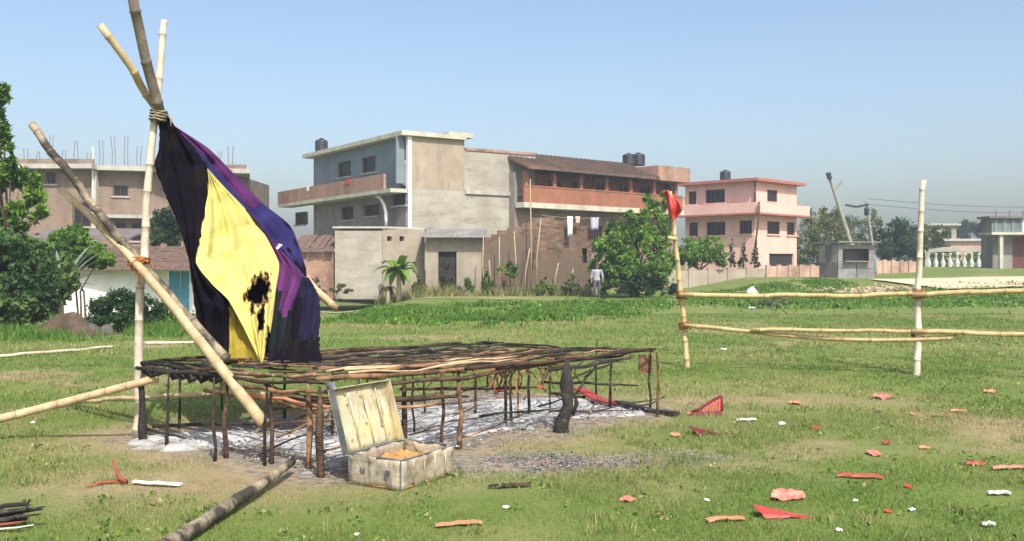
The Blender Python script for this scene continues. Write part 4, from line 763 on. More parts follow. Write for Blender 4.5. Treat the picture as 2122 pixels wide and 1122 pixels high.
# ------------------------------------------------------------------ grass
def grass():
    r = np.random.default_rng(3); VV = []; MM = []
    def blades(x, y, h, w, mi):
        n = len(x); a = r.uniform(0, 2*math.pi, n); z = H(x, y); lean = r.uniform(.1, .9, n)*h; b = r.uniform(0, 2*math.pi, n)
        p0 = np.stack([x-np.cos(a)*w, y-np.sin(a)*w, z-.004], 1); p1 = np.stack([x+np.cos(a)*w, y+np.sin(a)*w, z-.004], 1); p2 = np.stack([x+np.cos(b)*lean, y+np.sin(b)*lean, z+h], 1)
        VV.append(np.stack([p0,p1,p2],1).reshape(-1,3)); MM.append(mi)
    def patch(y0, y1, dens, hr, w, seed):
        ym = (y0+y1)/2; half = .66*y1+.6; n = int(dens*2*half*(y1-y0)); y = r.uniform(y0, y1, n); x = r.uniform(-half, half, n); k = np.abs(x) < .66*y+.6; x = x[k]; y = y[k]
        d = dirt_mask(x, y); cl = fbm(x*1.7, y*1.7, 31, 3); keep = r.random(len(x)) > np.clip(d*1.05+(cl-.55)*1.6, 0, .985); keep &= stage_dist(x, y) > r.uniform(0,.25,len(x)); x = x[keep]; y = y[keep]; cl = cl[keep]; d = d[keep]
        tone = fbm(x*.5, y*.5, 40, 4)+r.normal(size=len(x))*.1+d*.25; mi = np.where(tone < .5, 0, np.where(tone < .7, 1, 2)); h = r.uniform(*hr, len(x))*(1.9-2*cl).clip(.35,1.5)
        blades(x, y, h, w, mi)
    patch(4.3, 7, 5200, (.01,.033), .003, 1); patch(7, 10, 3000, (.01,.036), .004, 2); patch(10, 16, 1000, (.015,.042), .007, 3); patch(16, 30, 240, (.02,.06), .013, 4)
    # a few taller tussocks
    nT = 260; ty = r.uniform(5, 18, nT); tx = r.uniform(-.65, .65, nT)*ty; k = stage_dist(tx, ty) > .5; tx = tx[k]; ty = ty[k]
    x = np.repeat(tx, 40)+r.normal(size=len(tx)*40)*.05; y = np.repeat(ty, 40)+r.normal(size=len(tx)*40)*.05; blades(x, y, r.uniform(.03,.1,len(x)), .004, r.integers(0,3,len(x)))
    V = np.concatenate(VV); M = np.concatenate(MM); o = mesh_np('field_grass', V, np.arange(len(V)).reshape(-1,3), GR, M); tag(o, 'short patchy green and straw-coloured grass of the field', 'grass', kind='stuff')
    # flat broad-leaved weeds in the turf
    nW = 700; wy = r.uniform(4.6, 20, nW); wx = r.uniform(-.66,.66,nW)*wy; k = (stage_dist(wx,wy) > .5) & (dirt_mask(wx,wy) < .6); wx = wx[k]; wy = wy[k]; kk = 9
    x = np.repeat(wx,kk)+r.normal(size=len(wx)*kk)*.045; y = np.repeat(wy,kk)+r.normal(size=len(wx)*kk)*.045; z = H(x,y)+r.uniform(.008,.045,len(x))
    V2, F2 = leafcloud(np.stack([x,y,z],1), .035, .55, 0, 77); o = mesh_np('low_weeds', V2, F2, LF['bright']+[GR[2]], r.choice([0,1,2,1,3], len(F2))); tag(o, 'small broad-leaved weeds dotted through the turf', 'weeds', kind='stuff')
    # lush weed banks
    def weeds(label, polys, n, hr, w, seed, dry=0):
        VV.clear(); MM.clear()
        for (xa, ya, xb, yb, sp) in polys:
            t = r.random(n); x = xa+(xb-xa)*t+r.normal(size=n)*sp*.25; y = ya+(yb-ya)*t+r.normal(size=n)*sp; cl = fbm(x*.9, y*.9, seed, 3); k = cl > .4; x = x[k]; y = y[k]; cl = cl[k]
            blades(x, y, r.uniform(*hr, len(x))*(cl*1.6), w, np.where(r.random(len(x)) < dry, 2, np.where(r.random(len(x)) < .65, 3, np.where(r.random(len(x)) < .7, 0, 1))))
        if not dry and n > 9000:
            P3 = []
            for (xa, ya, xb, yb, sp) in polys:
                t = r.random(n//2); x = xa+(xb-xa)*t+r.normal(size=len(t))*sp*.3; y = ya+(yb-ya)*t+r.normal(size=len(t))*sp; cl = fbm(x*.9, y*.9, seed, 3); k = cl > .42; x = x[k]; y = y[k]; cl = cl[k]
                P3.append(np.stack([x, y, H(x,y)+r.random(len(x))*hr[1]*1.9*(cl-.3)], 1))
            pts = np.concatenate(P3); V2, F2 = leafcloud(pts, w*4.5, .6, 0, seed); o = mesh_np('leafy_weeds', V2, F2, LF['bright'], np.clip(r.integers(0,4,len(F2))-1,0,2)); tag(o, label.replace('bright green','leafy bright green'), 'weeds', kind='stuff')
        V = np.concatenate(VV); o = mesh_np('weed_bank', V, np.arange(len(V)).reshape(-1,3), GR, np.concatenate(MM)); tag(o, label, 'weeds', kind='stuff')
    weeds('bright green strip of tall weeds along the footpath below the houses', [(-6.2,30,-2,31.5,1.2),(-2.6,32,5.4,37,1.5),(-4.2,27.5,0,25.8,.8),(-.8,26,3.6,31,1.1)], 17000, (.06,.24), .026, 61)
    weeds('bright green weedy rise beyond the bamboo fence', [(8,37,26,40,2.2),(6,39,16,44,1.8),(18,42,30,47,2),(9,47,17,49.5,.8)], 11000, (.06,.22), .03, 62)
    weeds('dry brown weeds and stalks along the foot of the brick wall', [(-1.6,46.8,3.9,46.8,.35),(-6.5,46.6,-1.6,46.6,.3)], 1700, (.15,.7), .02, 64, .7)
    weeds('longer grass fringe along the shrubs on the left', [(-14,20,-7.5,20.8,.7),(-7.8,21.2,-5.5,23,.6),(-12,16,-9.3,15.5,.6)], 7000, (.08,.3), .015, 63)
grass()
# ------------------------------------------------------------------ ash bed and charcoal
def ash():
    def bed(name, label, inside, mat, zmax, seed, box):
        st = .045; xs = np.arange(box[0], box[1], st); ys = np.arange(box[2], box[3], st); X, Y = np.meshgrid(xs, ys); S = inside(X, Y)*(.35+.65*ss(.3, .55, fbm(X*4, Y*6, seed+9, 3)))
        Z = H(X, Y)-.02+np.clip(S, 0, 1)*(.026+zmax*fbm(X*3.1, Y*3.1, seed, 4)+.02*(fbm(X*14, Y*14, seed+5, 2)-.5)); nx = len(xs)
        V = np.stack([X,Y,Z],-1).reshape(-1,3); i = np.arange((len(ys)-1)*(nx-1)); a = (i//(nx-1))*nx+i % (nx-1); Fc = np.stack([a,a+1,a+nx+1,a+nx],1); Sf = S.reshape(-1); Fc = Fc[(Sf[Fc] > .12).all(1)]
        used = np.unique(Fc); mp = np.zeros(len(V), int); mp[used] = np.arange(len(used)); o = mesh_np(name, V[used], mp[Fc], mat, smooth=True); fa = o.data.attributes.new('fade', 'FLOAT', 'POINT'); fa.data.foreach_set('value', (1-ss(.1,.5,Sf[used])).astype(np.float32)); return tag(o, label, 'ash', kind='stuff')
    def a1(X, Y):
        u, v = stage_uv(X, Y); n = fbm(X*1.3, Y*1.3, 71, 4)-.5; e = np.minimum(np.minimum(u-.25, SW-.12-u), np.minimum(v-.12, SLEN-.15-v)); return ss(-.15, .4, e+n*1.7+.05)
    bed('ash_bed', 'white and grey ash spread on the ground under the burnt platform', a1, ASH, .07, 80, (-3.6,2.2,6.6,12))
    def a2(X, Y): n = fbm(X*1.8, Y*1.8, 91, 3)-.5; return ss(.1, .7, 1-np.hypot((X-.25)/1.25, (Y-7.5-.12*X)/.36)+n*2.4)
    r = np.random.default_rng(12)
    def clods(name, label, x, y, smax, mats, wts, lift):
        n = len(x); s = smax*r.random(n)**2.2+smax*.14; c = np.stack([x, y, H(x,y)+lift+s*.25], 1); O = np.array([[1,0,0],[0,1,0],[-1,0,0],[0,-1,0],[0,0,1],[0,0,-1]], float)
        sc = s[:,None,None]*r.uniform(.4,1.5,(n,6,1))*np.array([1,1,.55]); a = r.uniform(0,6.28,n); ca, sa = np.cos(a), np.sin(a); V = O[None]*sc; V = np.stack([V[...,0]*ca[:,None]*1.5-V[...,1]*sa[:,None], V[...,0]*sa[:,None]*1.5+V[...,1]*ca[:,None], V[...,2]], -1)+c[:,None]
        T = np.array([[0,1,4],[1,2,4],[2,3,4],[3,0,4],[1,0,5],[2,1,5],[3,2,5],[0,3,5]]); Fc = (np.arange(n)[:,None,None]*6+T[None]).reshape(-1,3)
        tag(mesh_np(name, V.reshape(-1,3), Fc, mats, np.repeat(r.choice(len(mats), n, p=wts), 8)), label, 'ash', kind='stuff')
    n = 5200; u = r.uniform(-.05, SW+.05, n); v = r.uniform(-.05, SLEN+.05, n); x = SL.x+SU.x*u+SV.x*v; y = SL.y+SU.y*u+SV.y*v
    clods('ash_clods', 'crumbs of white and grey ash and charcoal under the burnt platform', x, y, .012, [CHAR, ASH, ASHD], [.2,.5,.3], .035)
    n = 9000; x = r.normal(.3,.6,n); y = 7.5+.12*x+r.normal(0,.17,n)*(1+.3*np.sin(x*5)); k = fbm(x*3, y*3, 17, 2) > .25+.2*r.random(n); x = x[k]; y = y[k]
    clods('charcoal_crumbs', 'dark sooty crumbs scattered on the ground right of the tin chest', x, y, .008, [CHAR, ASHD, ASH], [.45,.5,.05], 0)
ash()
# ------------------------------------------------------------------ bamboo poles
def cane(mb, pts, r0, r1, seed, node=.33, n=10, wob=.011):
    """bamboo culm: slightly bent, with swollen nodes"""
    rr = random.Random(seed); pts = [Vector(p) for p in pts]; seg = [(pts[i+1]-pts[i]).length for i in range(len(pts)-1)]; L = sum(seg)
    def at(s):
        t = s
        for i, l in enumerate(seg):
            if t <= l or i == len(seg)-1:
                u = t/l; p = pts[max(i-1,0)]; q = pts[i]; w = pts[i+1]; z = pts[min(i+2,len(pts)-1)]
                return .5*((2*q)+(w-p)*u+(2*p-5*q+4*w-z)*u*u+(3*q-p-3*w+z)*u**3) if len(pts) > 2 else q.lerp(w, u)
            t -= l
    path = []; rad = []; flag = []; s = 0; nxt = node*rr.uniform(.3,.9); off = Vector((0,0,0))
    while s < L:
        r = r0+(r1-r0)*s/L; path.append(at(s)+off); rad.append(r); flag.append(0)
        if nxt < L-.03:
            for ds, k, f in ((-.012,1.0,1),(-.004,1.14,1),(.006,1.12,1),(.014,1.0,0)):
                r = r0+(r1-r0)*(nxt+ds)/L; path.append(at(max(0,nxt+ds))+off); rad.append(r*k); flag.append(f)
            off = Vector((rr.uniform(-1,1), rr.uniform(-1,1), rr.uniform(-1,1)))*wob; s = nxt+.15
            if s < L-.02 and s < nxt+node*.6: path.append(at(s)+off); rad.append(r0+(r1-r0)*s/L); flag.append(0)
            nxt += node*rr.uniform(.7,1.25); s = nxt-.06
            if s >= L: break
        else: break
    path.append(at(L)+off); rad.append(r1); flag.append(0)
    mb.tube(path, rad, n, mfun=lambda i: flag[min(i,len(flag)-1)] and flag[min(i+1,len(flag)-1)]); return mb
def pole(label, pts, r0, r1, mats, seed, group=None, name='bamboo_pole', node=.33):
    mb = MB(); cane(mb, pts, r0, r1, seed, node); return tag(mb.build(name, mats, None, True), label, 'pole', group)
def lashing(label, c, axis, r, turns, mat, h=.09, seed=0):
    rr = random.Random(seed); axis = Vector(axis).normalized(); u = axis.orthogonal().normalized(); w = axis.cross(u); pts = []; n = turns*12
    for i in range(n+1): a = 2*math.pi*i/12; k = r*(1+rr.uniform(-.08,.12)); pts.append(Vector(c)+axis*(h*(i/n-.5)+rr.uniform(-.006,.006))+(u*math.cos(a)+w*math.sin(a))*k)
    pts.append(pts[-1]+Vector((.05,-.02,-.07))); pts.append(pts[-1]+Vector((.0,-.0,-.06)))
    mb = MB(); mb.tube(pts, .009, 6); return tag(mb.build('rope_lashing', mat, None, True), label, 'rope', 'rope lashings on bamboo poles')
def platform_poles():
    g = 'bamboo poles of the collapsed shelter'
    pole('pale upright bamboo pole standing at the left corner of the burnt platform', [(P(284,912,8.6).x, 8.6, .0), P(293,600,8.56), P(312,330,8.55), P(326,200,8.62), P(338,42,8.7)], .04, .03, BAMW, 1, g)
    pole('thick grey pole leaving the top of the picture and running down behind the cloth', [P(268,-40,8.05), P(300,120,8.3), P(332,236,8.52), P(343,280,8.84), P(400,520,9.12), (P(455,740,9.35).x, 9.35, .64)], .043, .05, BAMG, 2, g)
    pole('pale ridge pole slanting under the cloth, its lower end poking out at the right', [P(207,52,8.1), P(268,135,8.3), P(330,232,8.68), P(458,384,9.42), P(578,526,9.92), P(697,637,10.2)], .032, .042, BAM, 3, g)
    pole('darker of the two parallel slanting poles, ending on the platform below the cloth', [P(66,258,8.7), P(170,395,8.55), P(286,540,8.42), P(380,645,8.3), P(472,742,8.2)], .034, .04, [CHARBAM, BAMG[1]], 4, g)
    pole('lower tan slanting pole crossing in front of the platform, cut end hanging free', [P(128,393,8.8), P(205,470,8.6), P(284,548,8.34), P(415,705,7.85), P(545,882,7.42)], .03, .046, BAM, 5, g)
    pole('thin prop pole under the ridge, hidden behind the cloth', [(P(640,740,9.7).x, 9.7, .64), P(632,575,9.74)], .025, .022, BAMG, 6, g)
    pole('long bamboo pole leaning from the grass on the far left onto the platform corner', [G(-230,926,.03), P(0,866,8.45), P(275,797,8.36), P(330,788,8.36)], .04, .033, BAM, 7, g)
    pole('thin pole below the leaning one, running under the platform', [G(118,838,.02), P(280,826,9.2), P(452,812,8.75)], .022, .02, BAM, 8, g)
    pole('pale thin pole lying in the grass at the left frame edge', [G(-180,752,.03), G(80,736,.03), G(235,722,.03)], .03, .024, BAMW, 9, 'poles lying in the grass')
    pole('short pale pole lying in the grass behind the pale upright pole', [G(300,715,.03), G(402,712,.03)], .03, .024, BAMW, 10, 'poles lying in the grass')
    # charred pole in the foreground
    a = G(606,985,.1); b = G(385,1124,.05); b2 = a+(b-a)*1.35; b2.z = .05
    mb = MB(); cane(mb, [a, a.lerp(b2,.3)+Vector((.01,0,-.01)), a.lerp(b2,.65), b2], .028, .047, 11, .4); tag(mb.build('charred_pole', [CHARBAM, CHAR], None, True), 'half-burnt pole lying in the foreground, black at its near end', 'pole')
    lashing('jute lashing where the poles cross at the top of the cloth', P(327,240,8.52), (.2,0,1), .062, 4, ROPET, .1, 1)
    lashing('orange rope lashing at the mid-height crossing of the slanting poles', P(287,543,8.44), (.1,.1,1), .078, 4, ROPE, .08, 2)
    lashing('second turn of orange rope slung around the two slanting poles', P(288,548,8.4), (.6,-.2,-.75), .066, 3, ROPE, .06, 3)
    lashing('white cord tied round the ridge pole over the purple stripe', P(572,516,9.5), (.55,.2,-.6), .058, 2, WHT, .02, 4)
platform_poles()
# ------------------------------------------------------------------ burnt platform
def platform():
    rr = random.Random(21); rt = thing('burnt_platform', 'burnt low bamboo platform frame on many thin legs over ash', 'platform', (SL.x, SL.y, 0))
    ZT = .66
    def rod(name, pts, r0, r1, mat, wob=.018, n=7):
        pts = [Vector(p) for p in pts]; path = []; N = max(4, int(sum((pts[i+1]-pts[i]).length for i in range(len(pts)-1))/.22))
        for i in range(N+1):
            t = i/N*(len(pts)-1); k = min(int(t), len(pts)-2); q = pts[k].lerp(pts[k+1], t-k)
            if 0 < i < N: q = q+Vector((rr.uniform(-wob,wob), rr.uniform(-wob,wob), rr.uniform(-wob,wob)))
            path.append(q)
        rad = [(r0+(r1-r0)*i/N)*rr.uniform(.68,1.2) for i in range(N+1)]; rad[-1] *= .55
        return MB().tube(path, rad, n).build(name, mat, rt, True)
    def leg(px, py, top=None, r=.022, mat=CHAR, lean=0):
        b = G(px, py); rod('leg', [b-Vector((0,0,.06)), Vector((b.x+lean*.5+rr.uniform(-.01,.01), b.y+rr.uniform(-.01,.01), .3)), Vector((b.x+lean+rr.uniform(-.015,.015), b.y+rr.uniform(-.02,.02), top or ZT))], r*.95, r*.72, mat, .014)
    # corner, front and side legs read off the photograph
    for px, py, r, mat in ((297,916,.042,CHAR),(347,931,.017,CHAR),(372,890,.014,CHAR),(444,956,.018,CHARB),(470,950,.02,CHARB),(549,966,.018,CHAR),(563,962,.018,CHARB),(638,972,.026,RAW),(667,990,.036,CHARB),
            (741,962,.02,CHARB),(835,945,.032,CHARB),(858,905,.015,CHAR),(915,925,.017,CHARB),(952,932,.03,RAW),(1046,884,.02,CHAR),(1060,880,.014,CHARB),(1077,872,.014,RAW),(1094,864,.017,CHAR),(1140,848,.014,CHAR),
            (1236,818,.014,CHAR),(1264,852,.018,CHAR),(1346,850,.018,CHAR),(1362,864,.022,RAW),(985,868,.016,CHARB),(880,868,.014,CHARB),(1010,812,.014,CHAR),(760,845,.016,CHAR),(590,868,.018,CHAR),(460,852,.016,CHARB),(690,905,.014,CHAR)):
        leg(px, py, None, r, mat)
    b = G(1168,896); t = stage(SW-.05, SLEN*.62, ZT)
    rod('log_leg', [b+Vector((-.02,0,-.05)), b+Vector((.0,.0,.12)), b+Vector((.05,.02,.35)), b+Vector((.03,.02,.66))], .075, .05, CHAR, .018, 10)
    rod('log_leg', [b+Vector((.07,.02,.16)), b+Vector((.12,.02,.26)), b+Vector((.1,.03,.36))], .03, .02, CHAR, .01)
    # perimeter rails
    def rail(u0,v0,z0,u1,v1,z1,r,mat,name='rail',sag=.02):
        r *= .78; rod(name, [stage(u0,v0,z0), stage((u0+u1)/2,(v0+v1)/2,(z0+z1)/2-sag), stage(u1,v1,z1)], r, r*.85, mat)
    for k in range(4): rail(-.05+.02*k, -.06+.05*k, ZT-.02+.015*k, 1.05+rr.uniform(0,.25), -.05+.05*k, ZT+.0+.01*k, .024, CHAR)
    rail(.5,.05,ZT+.03,SW+.05,.02,ZT+.06,.022,RAW); rail(.9,-.04,ZT+.005,SW,-.02,ZT+.02,.024,CHARB); rail(1.1,.0,ZT-.08,SW+.1,.08,ZT-.06,.024,RAW); rail(1.2,.1,ZT-.15,SW+.05,.2,ZT-.17,.02,ORAN)
    rail(SW,-.1,ZT+.06,SW-.02,2.2,ZT+.05,.026,RAW); rail(SW-.04,.3,ZT-.03,SW,2.6,ZT-.02,.026,CHARB); rail(SW+.02,1.4,ZT+.03,SW-.02,SLEN+.05,ZT+.04,.026,CHARB); rail(SW-.1,1.9,ZT-.0,SW-.06,SLEN-.1,ZT+.02,.022,CHAR)
    rail(SW-.02,2.5,ZT-.06,SW+.02,3.75,ZT-.03,.028,CHAR); rail(SW-.05,2.8,ZT-.2,SW+.02,3.55,ZT-.02,.016,CHAR)
    rail(0,-.05,ZT+.02,.02,SLEN,ZT+.05,.024,CHAR); rail(.1,.2,ZT+.05,.06,3.8,ZT+.07,.02,CHARB); rail(-.02,SLEN-.05,ZT+.04,SW,SLEN,ZT+.02,.024,CHARB); rail(.2,SLEN-.2,ZT+.07,SW+.04,SLEN-.1,ZT+.05,.02,CHAR)
    # joists across, slats along
    for i in range(9): v = .35+i*.47+rr.uniform(-.1,.1); rail(-.05, v, ZT-.02, SW*rr.uniform(.75,1.02), v+rr.uniform(-.1,.1), ZT-.03, .018, rr.choice((CHARB,RAW,CHAR)), 'joist', .03)
    for i in range(21):
        u = .15+i*.105+rr.uniform(-.05,.05); a = rr.uniform(0,.9); e = rr.uniform(2.6,SLEN)
        rail(u, a, ZT+.03+rr.uniform(0,.03), u+rr.uniform(-.12,.12), e, ZT+.035+rr.uniform(0,.05), rr.uniform(.012,.02), rr.choice((CHARB,RAW,CHAR,CHAR,RAW)), 'slat', rr.uniform(0,.05))
    for i in range(5):
        u = SW-.1-rr.uniform(0,.5); a = rr.uniform(0,.6); rail(u, a, ZT+.07, u+rr.uniform(-.1,.1), a+rr.uniform(1.1,2), ZT+.07, .014, rr.choice((RAW,BAM[0],CHARB)), 'slat', .02)
    # fallen and lower members
    for (u0,v0,z0,u1,v1,z1,r,mt) in ((.1,.6,.42,1.0,1.3,.3,.016,BAM[0]),(.2,.9,.36,1.3,1.5,.22,.02,CHARB),(.0,1.2,.4,1.3,1.0,.32,.018,CHARB),(.4,.3,.45,1.5,.5,.38,.018,RAW),(1.2,.2,.5,2.0,.3,.36,.012,RAW),(1.3,.25,.36,2.1,.4,.5,.012,CHARB),(0,.05,.12,.55,.9,.1,.014,CHAR),(1.6,1.4,.46,2.3,2.4,.44,.018,CHARB),(2.2,.5,.5,2.3,1.5,.44,.022,CHARB),(2.2,.6,.4,2.3,1.2,.42,.014,RAW),(2.1,2.7,.45,2.35,3.9,.32,.014,CHAR),(2.25,3.0,.3,2.3,3.3,.62,.012,CHAR),(-.05,.02,.1,.3,.2,.02,.014,CHAR)):
        rod('fallen_bar', [stage(u0,v0,z0), stage(u1,v1,z1)], r, r*.8, mt, .012)
    for k in range(5): rod('fallen_bar', [stage(.55+.1*k,1.0+.08*k,.33-.02*k+.02*rr.random()), stage(1.25+.1*k,1.3-.1*k,.36-.03*k)], .013, .01, rr.choice((CHARB,RAW,DRED)), .02)
    for i in range(46):
        u0 = rr.uniform(0,SW); v0 = rr.uniform(0,SLEN); a = rr.gauss(1.2,.7); L = rr.uniform(.25,1.0); low = rr.random() < .55
        z0 = rr.uniform(.03,.12) if low else ZT+rr.uniform(-.02,.07); z1 = z0+(rr.uniform(-.02,.18) if low else rr.uniform(-.07,.04))
        rod('charred_stick', [stage(u0,v0,z0), stage(min(SW+.1,max(-.1,u0+L*math.cos(a))),min(SLEN+.1,max(-.1,v0+L*math.sin(a))),z1)], rr.uniform(.007,.014), .006, rr.choice((CHAR,CHAR,CHARB,RAW)), .015, 6)
    # curled, singed splints hanging under the deck
    for i in range(34):
        v = rr.gauss(2.3,.45); u = rr.uniform(1.5,SW); p = stage(u,v,ZT-.01); L = rr.uniform(.12,.3); s = Vector((rr.uniform(-1,1), rr.uniform(-.6,.6), 0)).normalized()
        pts = [p+s*L*.55*math.sin(t*2.4)+Vector((0,0,-L*t)) for t in (0,.3,.6,.85,1.05)]
        MB().tube(pts, [.009,.009,.008,.007,.005], 5).build('splint', rr.choice((RAW,RAW,CHARB,ORAN)), rt, True)
    # board at the right corner
    c = P(1340,742,10.2); MB().obox(c+Vector((-.08,0,-.17)), (.16,.04,0), (-.006,.02,0), (0,0,.2)).build('corner_board', RAW, rt, bevel=.004)
    # charred crust hanging on the left front rails
    mb = MB()
    for i in range(26):
        u = rr.uniform(0,1.0); p = stage(u,rr.uniform(-.03,.12),ZT-.03); s = rr.uniform(.02,.05); mb.tube([p+Vector((-s,0,.02)), p+Vector((0,-.01,-s)), p+Vector((s*1.3,0,-s*.6))], [s*.5,s*.7,s*.3], 6)
    tag(mb.build('charred_crust', CHAR, rt, True), kind='stuff')
platform()
# ------------------------------------------------------------------ cloth
def cloth():
    b = P(500,752,8.5); rt = thing('torn_cloth', 'half-burnt cloth of yellow, purple and navy hanging from the ridge pole', 'cloth', (b.x, b.y, .68))
    def curve(c, n):
        c = [Vector(p) for p in c]; seg = [math.hypot(c[i+1].x-c[i].x, c[i+1].y-c[i].y) for i in range(len(c)-1)]; L = sum(seg); out = []
        for k in range(n+1):
            s = L*k/n; i = 0
            while i < len(seg)-1 and s > seg[i]: s -= seg[i]; i += 1
            u = min(1, s/max(seg[i],1e-6)); p = c[max(i-1,0)]; q = c[i]; w = c[i+1]; z = c[min(i+2,len(c)-1)]
            out.append(.5*((2*q)+(w-p)*u+(2*p-5*q+4*w-z)*u*u+(3*q-p-3*w+z)*u**3)*.55+q.lerp(w,u)*.45)
        return out
    def panel(name, e1, e2, mats, nT, nS, fold=(6,.03,0), mfun=None, hole=None, bulge=0, seed=0, label=None, rough=0):
        A = curve(e1, nT); B = curve(e2, nT); V = []; keep = []
        for i in range(nT+1):
            for j in range(nS+1):
                s = j/nS; t = i/nT; q = A[i].lerp(B[i], s); edge = min(1, 6*min(s,1-s))
                ph = fold[2]*t; dd = fold[1]*math.sin((s*fold[0]+ph)*math.pi*2+seed)*min(1,t*3)*edge+.5*fold[1]*math.sin((s*fold[0]*2.3+t*1.7)*6.28+seed*2)*edge
                nz = mnoise.noise(Vector((q.x*.03, q.y*.03, seed*3.1))); dd += nz*.05*edge-bulge*math.sin(math.pi*s)*math.sin(math.pi*min(1,t))
                px, py = q.x, q.y
                if rough and (j in (0,nS) or i == nT): px += rr.uniform(-rough,rough); py += rr.uniform(-rough,rough)
                V.append(P(px, py, q.z+dd)); keep.append((px,py,s,t))
        mb = MB(); mb.v = V
        for i in range(nT):
            for j in range(nS):
                ix = (i*(nS+1)+j, i*(nS+1)+j+1, (i+1)*(nS+1)+j+1, (i+1)*(nS+1)+j); cxp = sum(keep[k][0] for k in ix)/4; cyp = sum(keep[k][1] for k in ix)/4; s = (j+.5)/nS; t = (i+.5)/nT
                h = hole(cxp, cyp) if hole else 1
                if h < 0: continue
                mi = mfun(s, t, cxp, cyp) if mfun else 0
                if hole and h < .42: mi = len(mats)-1 if h < .14 else 1
                mb.f.append(ix); mb.m.append(mi)
        o = mb.build(name, mats, rt, True)
        w = o.modifiers.new('weld','WELD'); w.merge_threshold = .0005
        s_ = o.modifiers.new('thick','SOLIDIFY'); s_.thickness = .004; s_.offset = 0
        if label: o['label'] = label
        return o
    rr = random.Random(4)
    def hole(px, py):
        n = mnoise.noise(Vector((px*.07, py*.05, 12)))*.7+mnoise.noise(Vector((px*.21, py*.13, 5)))*.45
        d1 = math.hypot((px-536)/19, (py-606+.35*(px-536))/25)-1; d2 = math.hypot((px-541)/6, (py-662)/20)-1; d3 = math.hypot((px-556)/5,(py-715)/26)-1; return min(d1,d2,d3)+n*.95+.25*math.sin(px*.55)*math.sin(py*.12)
    yl = [(430,350,9.0),(425,420,8.85),(412,500,8.62),(405,545,8.5),(440,590,8.5),(473,622,8.48),(505,680,8.47),(541,754,8.46)]
    yr = [(430,350,9.0),(468,392,9.13),(505,430,9.27),(540,472,9.4),(580,545,9.38),(573,600,9.12),(560,690,8.75),(543,754,8.46)]
    panel('yellow_panel', yl, yr, [YEL, SCOR, BURN], 150, 96, (2.3,.035,.8), None, hole, .06, 1, 'bright yellow panel with a burnt hole near its lower edge')
    panel('lower_yellow_panel', [(470,608,8.62),(472,690,8.6),(474,757,8.52)], [(480,622,8.6),(508,675,8.58),(544,757,8.5)], [YELD], 20, 10, (1.5,.02,0), seed=2)
    panel('dark_panel', [(333,232,8.55),(329,300,8.5),(321,345,8.45),(337,390,8.48),(366,455,8.5),(390,530,8.5),(398,600,8.47),(412,690,8.45),(438,735,8.45),(470,755,8.5)],
          [(347,242,8.6),(386,290,8.78),(431,350,8.98),(427,420,8.84),(414,500,8.63),(407,545,8.52),(441,592,8.53),(473,620,8.56),(474,690,8.6),(476,757,8.5)], [NAVYD, BURN], 60, 18, (2.4,.05,.5), lambda s,t,x,y: 1 if mnoise.noise(Vector((x*.03,y*.02,3))) > .25 else 0, None, .05, 3, 'dark side of the cloth, shade held in its navy, with burnt patches', 1.5)  # side's shade is in the near-black navy; the noise patches are burnt
    panel('navy_panel', [(343,250,8.62),(392,312,8.9),(431,362,9.08),(492,432,9.32),(524,468,9.45),(568,524,9.63),(626,590,9.85)],
          [(362,262,8.85),(432,308,9.25),(492,368,9.55),(542,420,9.75),(600,466,9.95),(618,505,9.98),(634,556,9.95)], [NAVY, PUR, NAVYD], 50, 16, (1.2,.025,.4), lambda s,t,x,y: 1 if (s > .5-.3*abs(t-.3) and t < .58) or t < .06 else (2 if t < .18 and s < .4 else 0), None, -.05, 4)
    panel('back_fall', [(362,262,8.86),(432,308,9.26),(492,368,9.56),(542,420,9.76),(600,466,9.96),(618,505,9.99),(634,556,9.96)], [(430,742,9.3),(470,744,9.4),(510,744,9.5),(550,744,9.55),(590,744,9.6),(620,744,9.6),(648,742,9.6)], [NAVYD], 40, 20, (1.5,.04,.6), seed=5)  # back flap closing the cloth, near black so the burn holes show dark
    panel('purple_stripe', [(508,430,9.26),(544,476,9.4),(578,545,9.36),(572,600,9.1),(562,690,8.75),(556,756,8.5)], [(520,446,9.33),(577,513,9.54),(636,580,9.74),(612,640,9.3),(602,700,8.9),(598,757,8.52)], [PUR, TEAL], 50, 18, (2.2,.03,.5), lambda s,t,x,y: 1 if y > 650+25*mnoise.noise(Vector((x*.08,y*.03,0))) or (y > 600 and s < .25) else 0, None, .03, 6)
    panel('navy_fall', [(622,572,9.7),(606,640,9.25),(598,700,8.85),(590,756,8.5)], [(640,576,9.76),(660,612,9.5),(664,665,9.15),(656,715,8.85),(660,755,8.6)], [NAVYF, NAVYD], 44, 22, (2.6,.045,.2), lambda s,t,x,y: 1 if t > .72 or (s < .3 and t > .25) else 0, None, .05, 7, 'navy folds falling to the platform', 1.0)
    panel('sooty_hem', [(556,690,8.8),(558,735,8.56),(548,760,8.42)], [(662,700,8.92),(664,735,8.7),(668,760,8.5)], [BURN, NAVYD], 12, 26, (4.5,.04,.3), lambda s,t,x,y: 1 if mnoise.noise(Vector((x*.05,y*.04,8))) > 0 else 0, None, .02, 8, None, 2)
cloth()
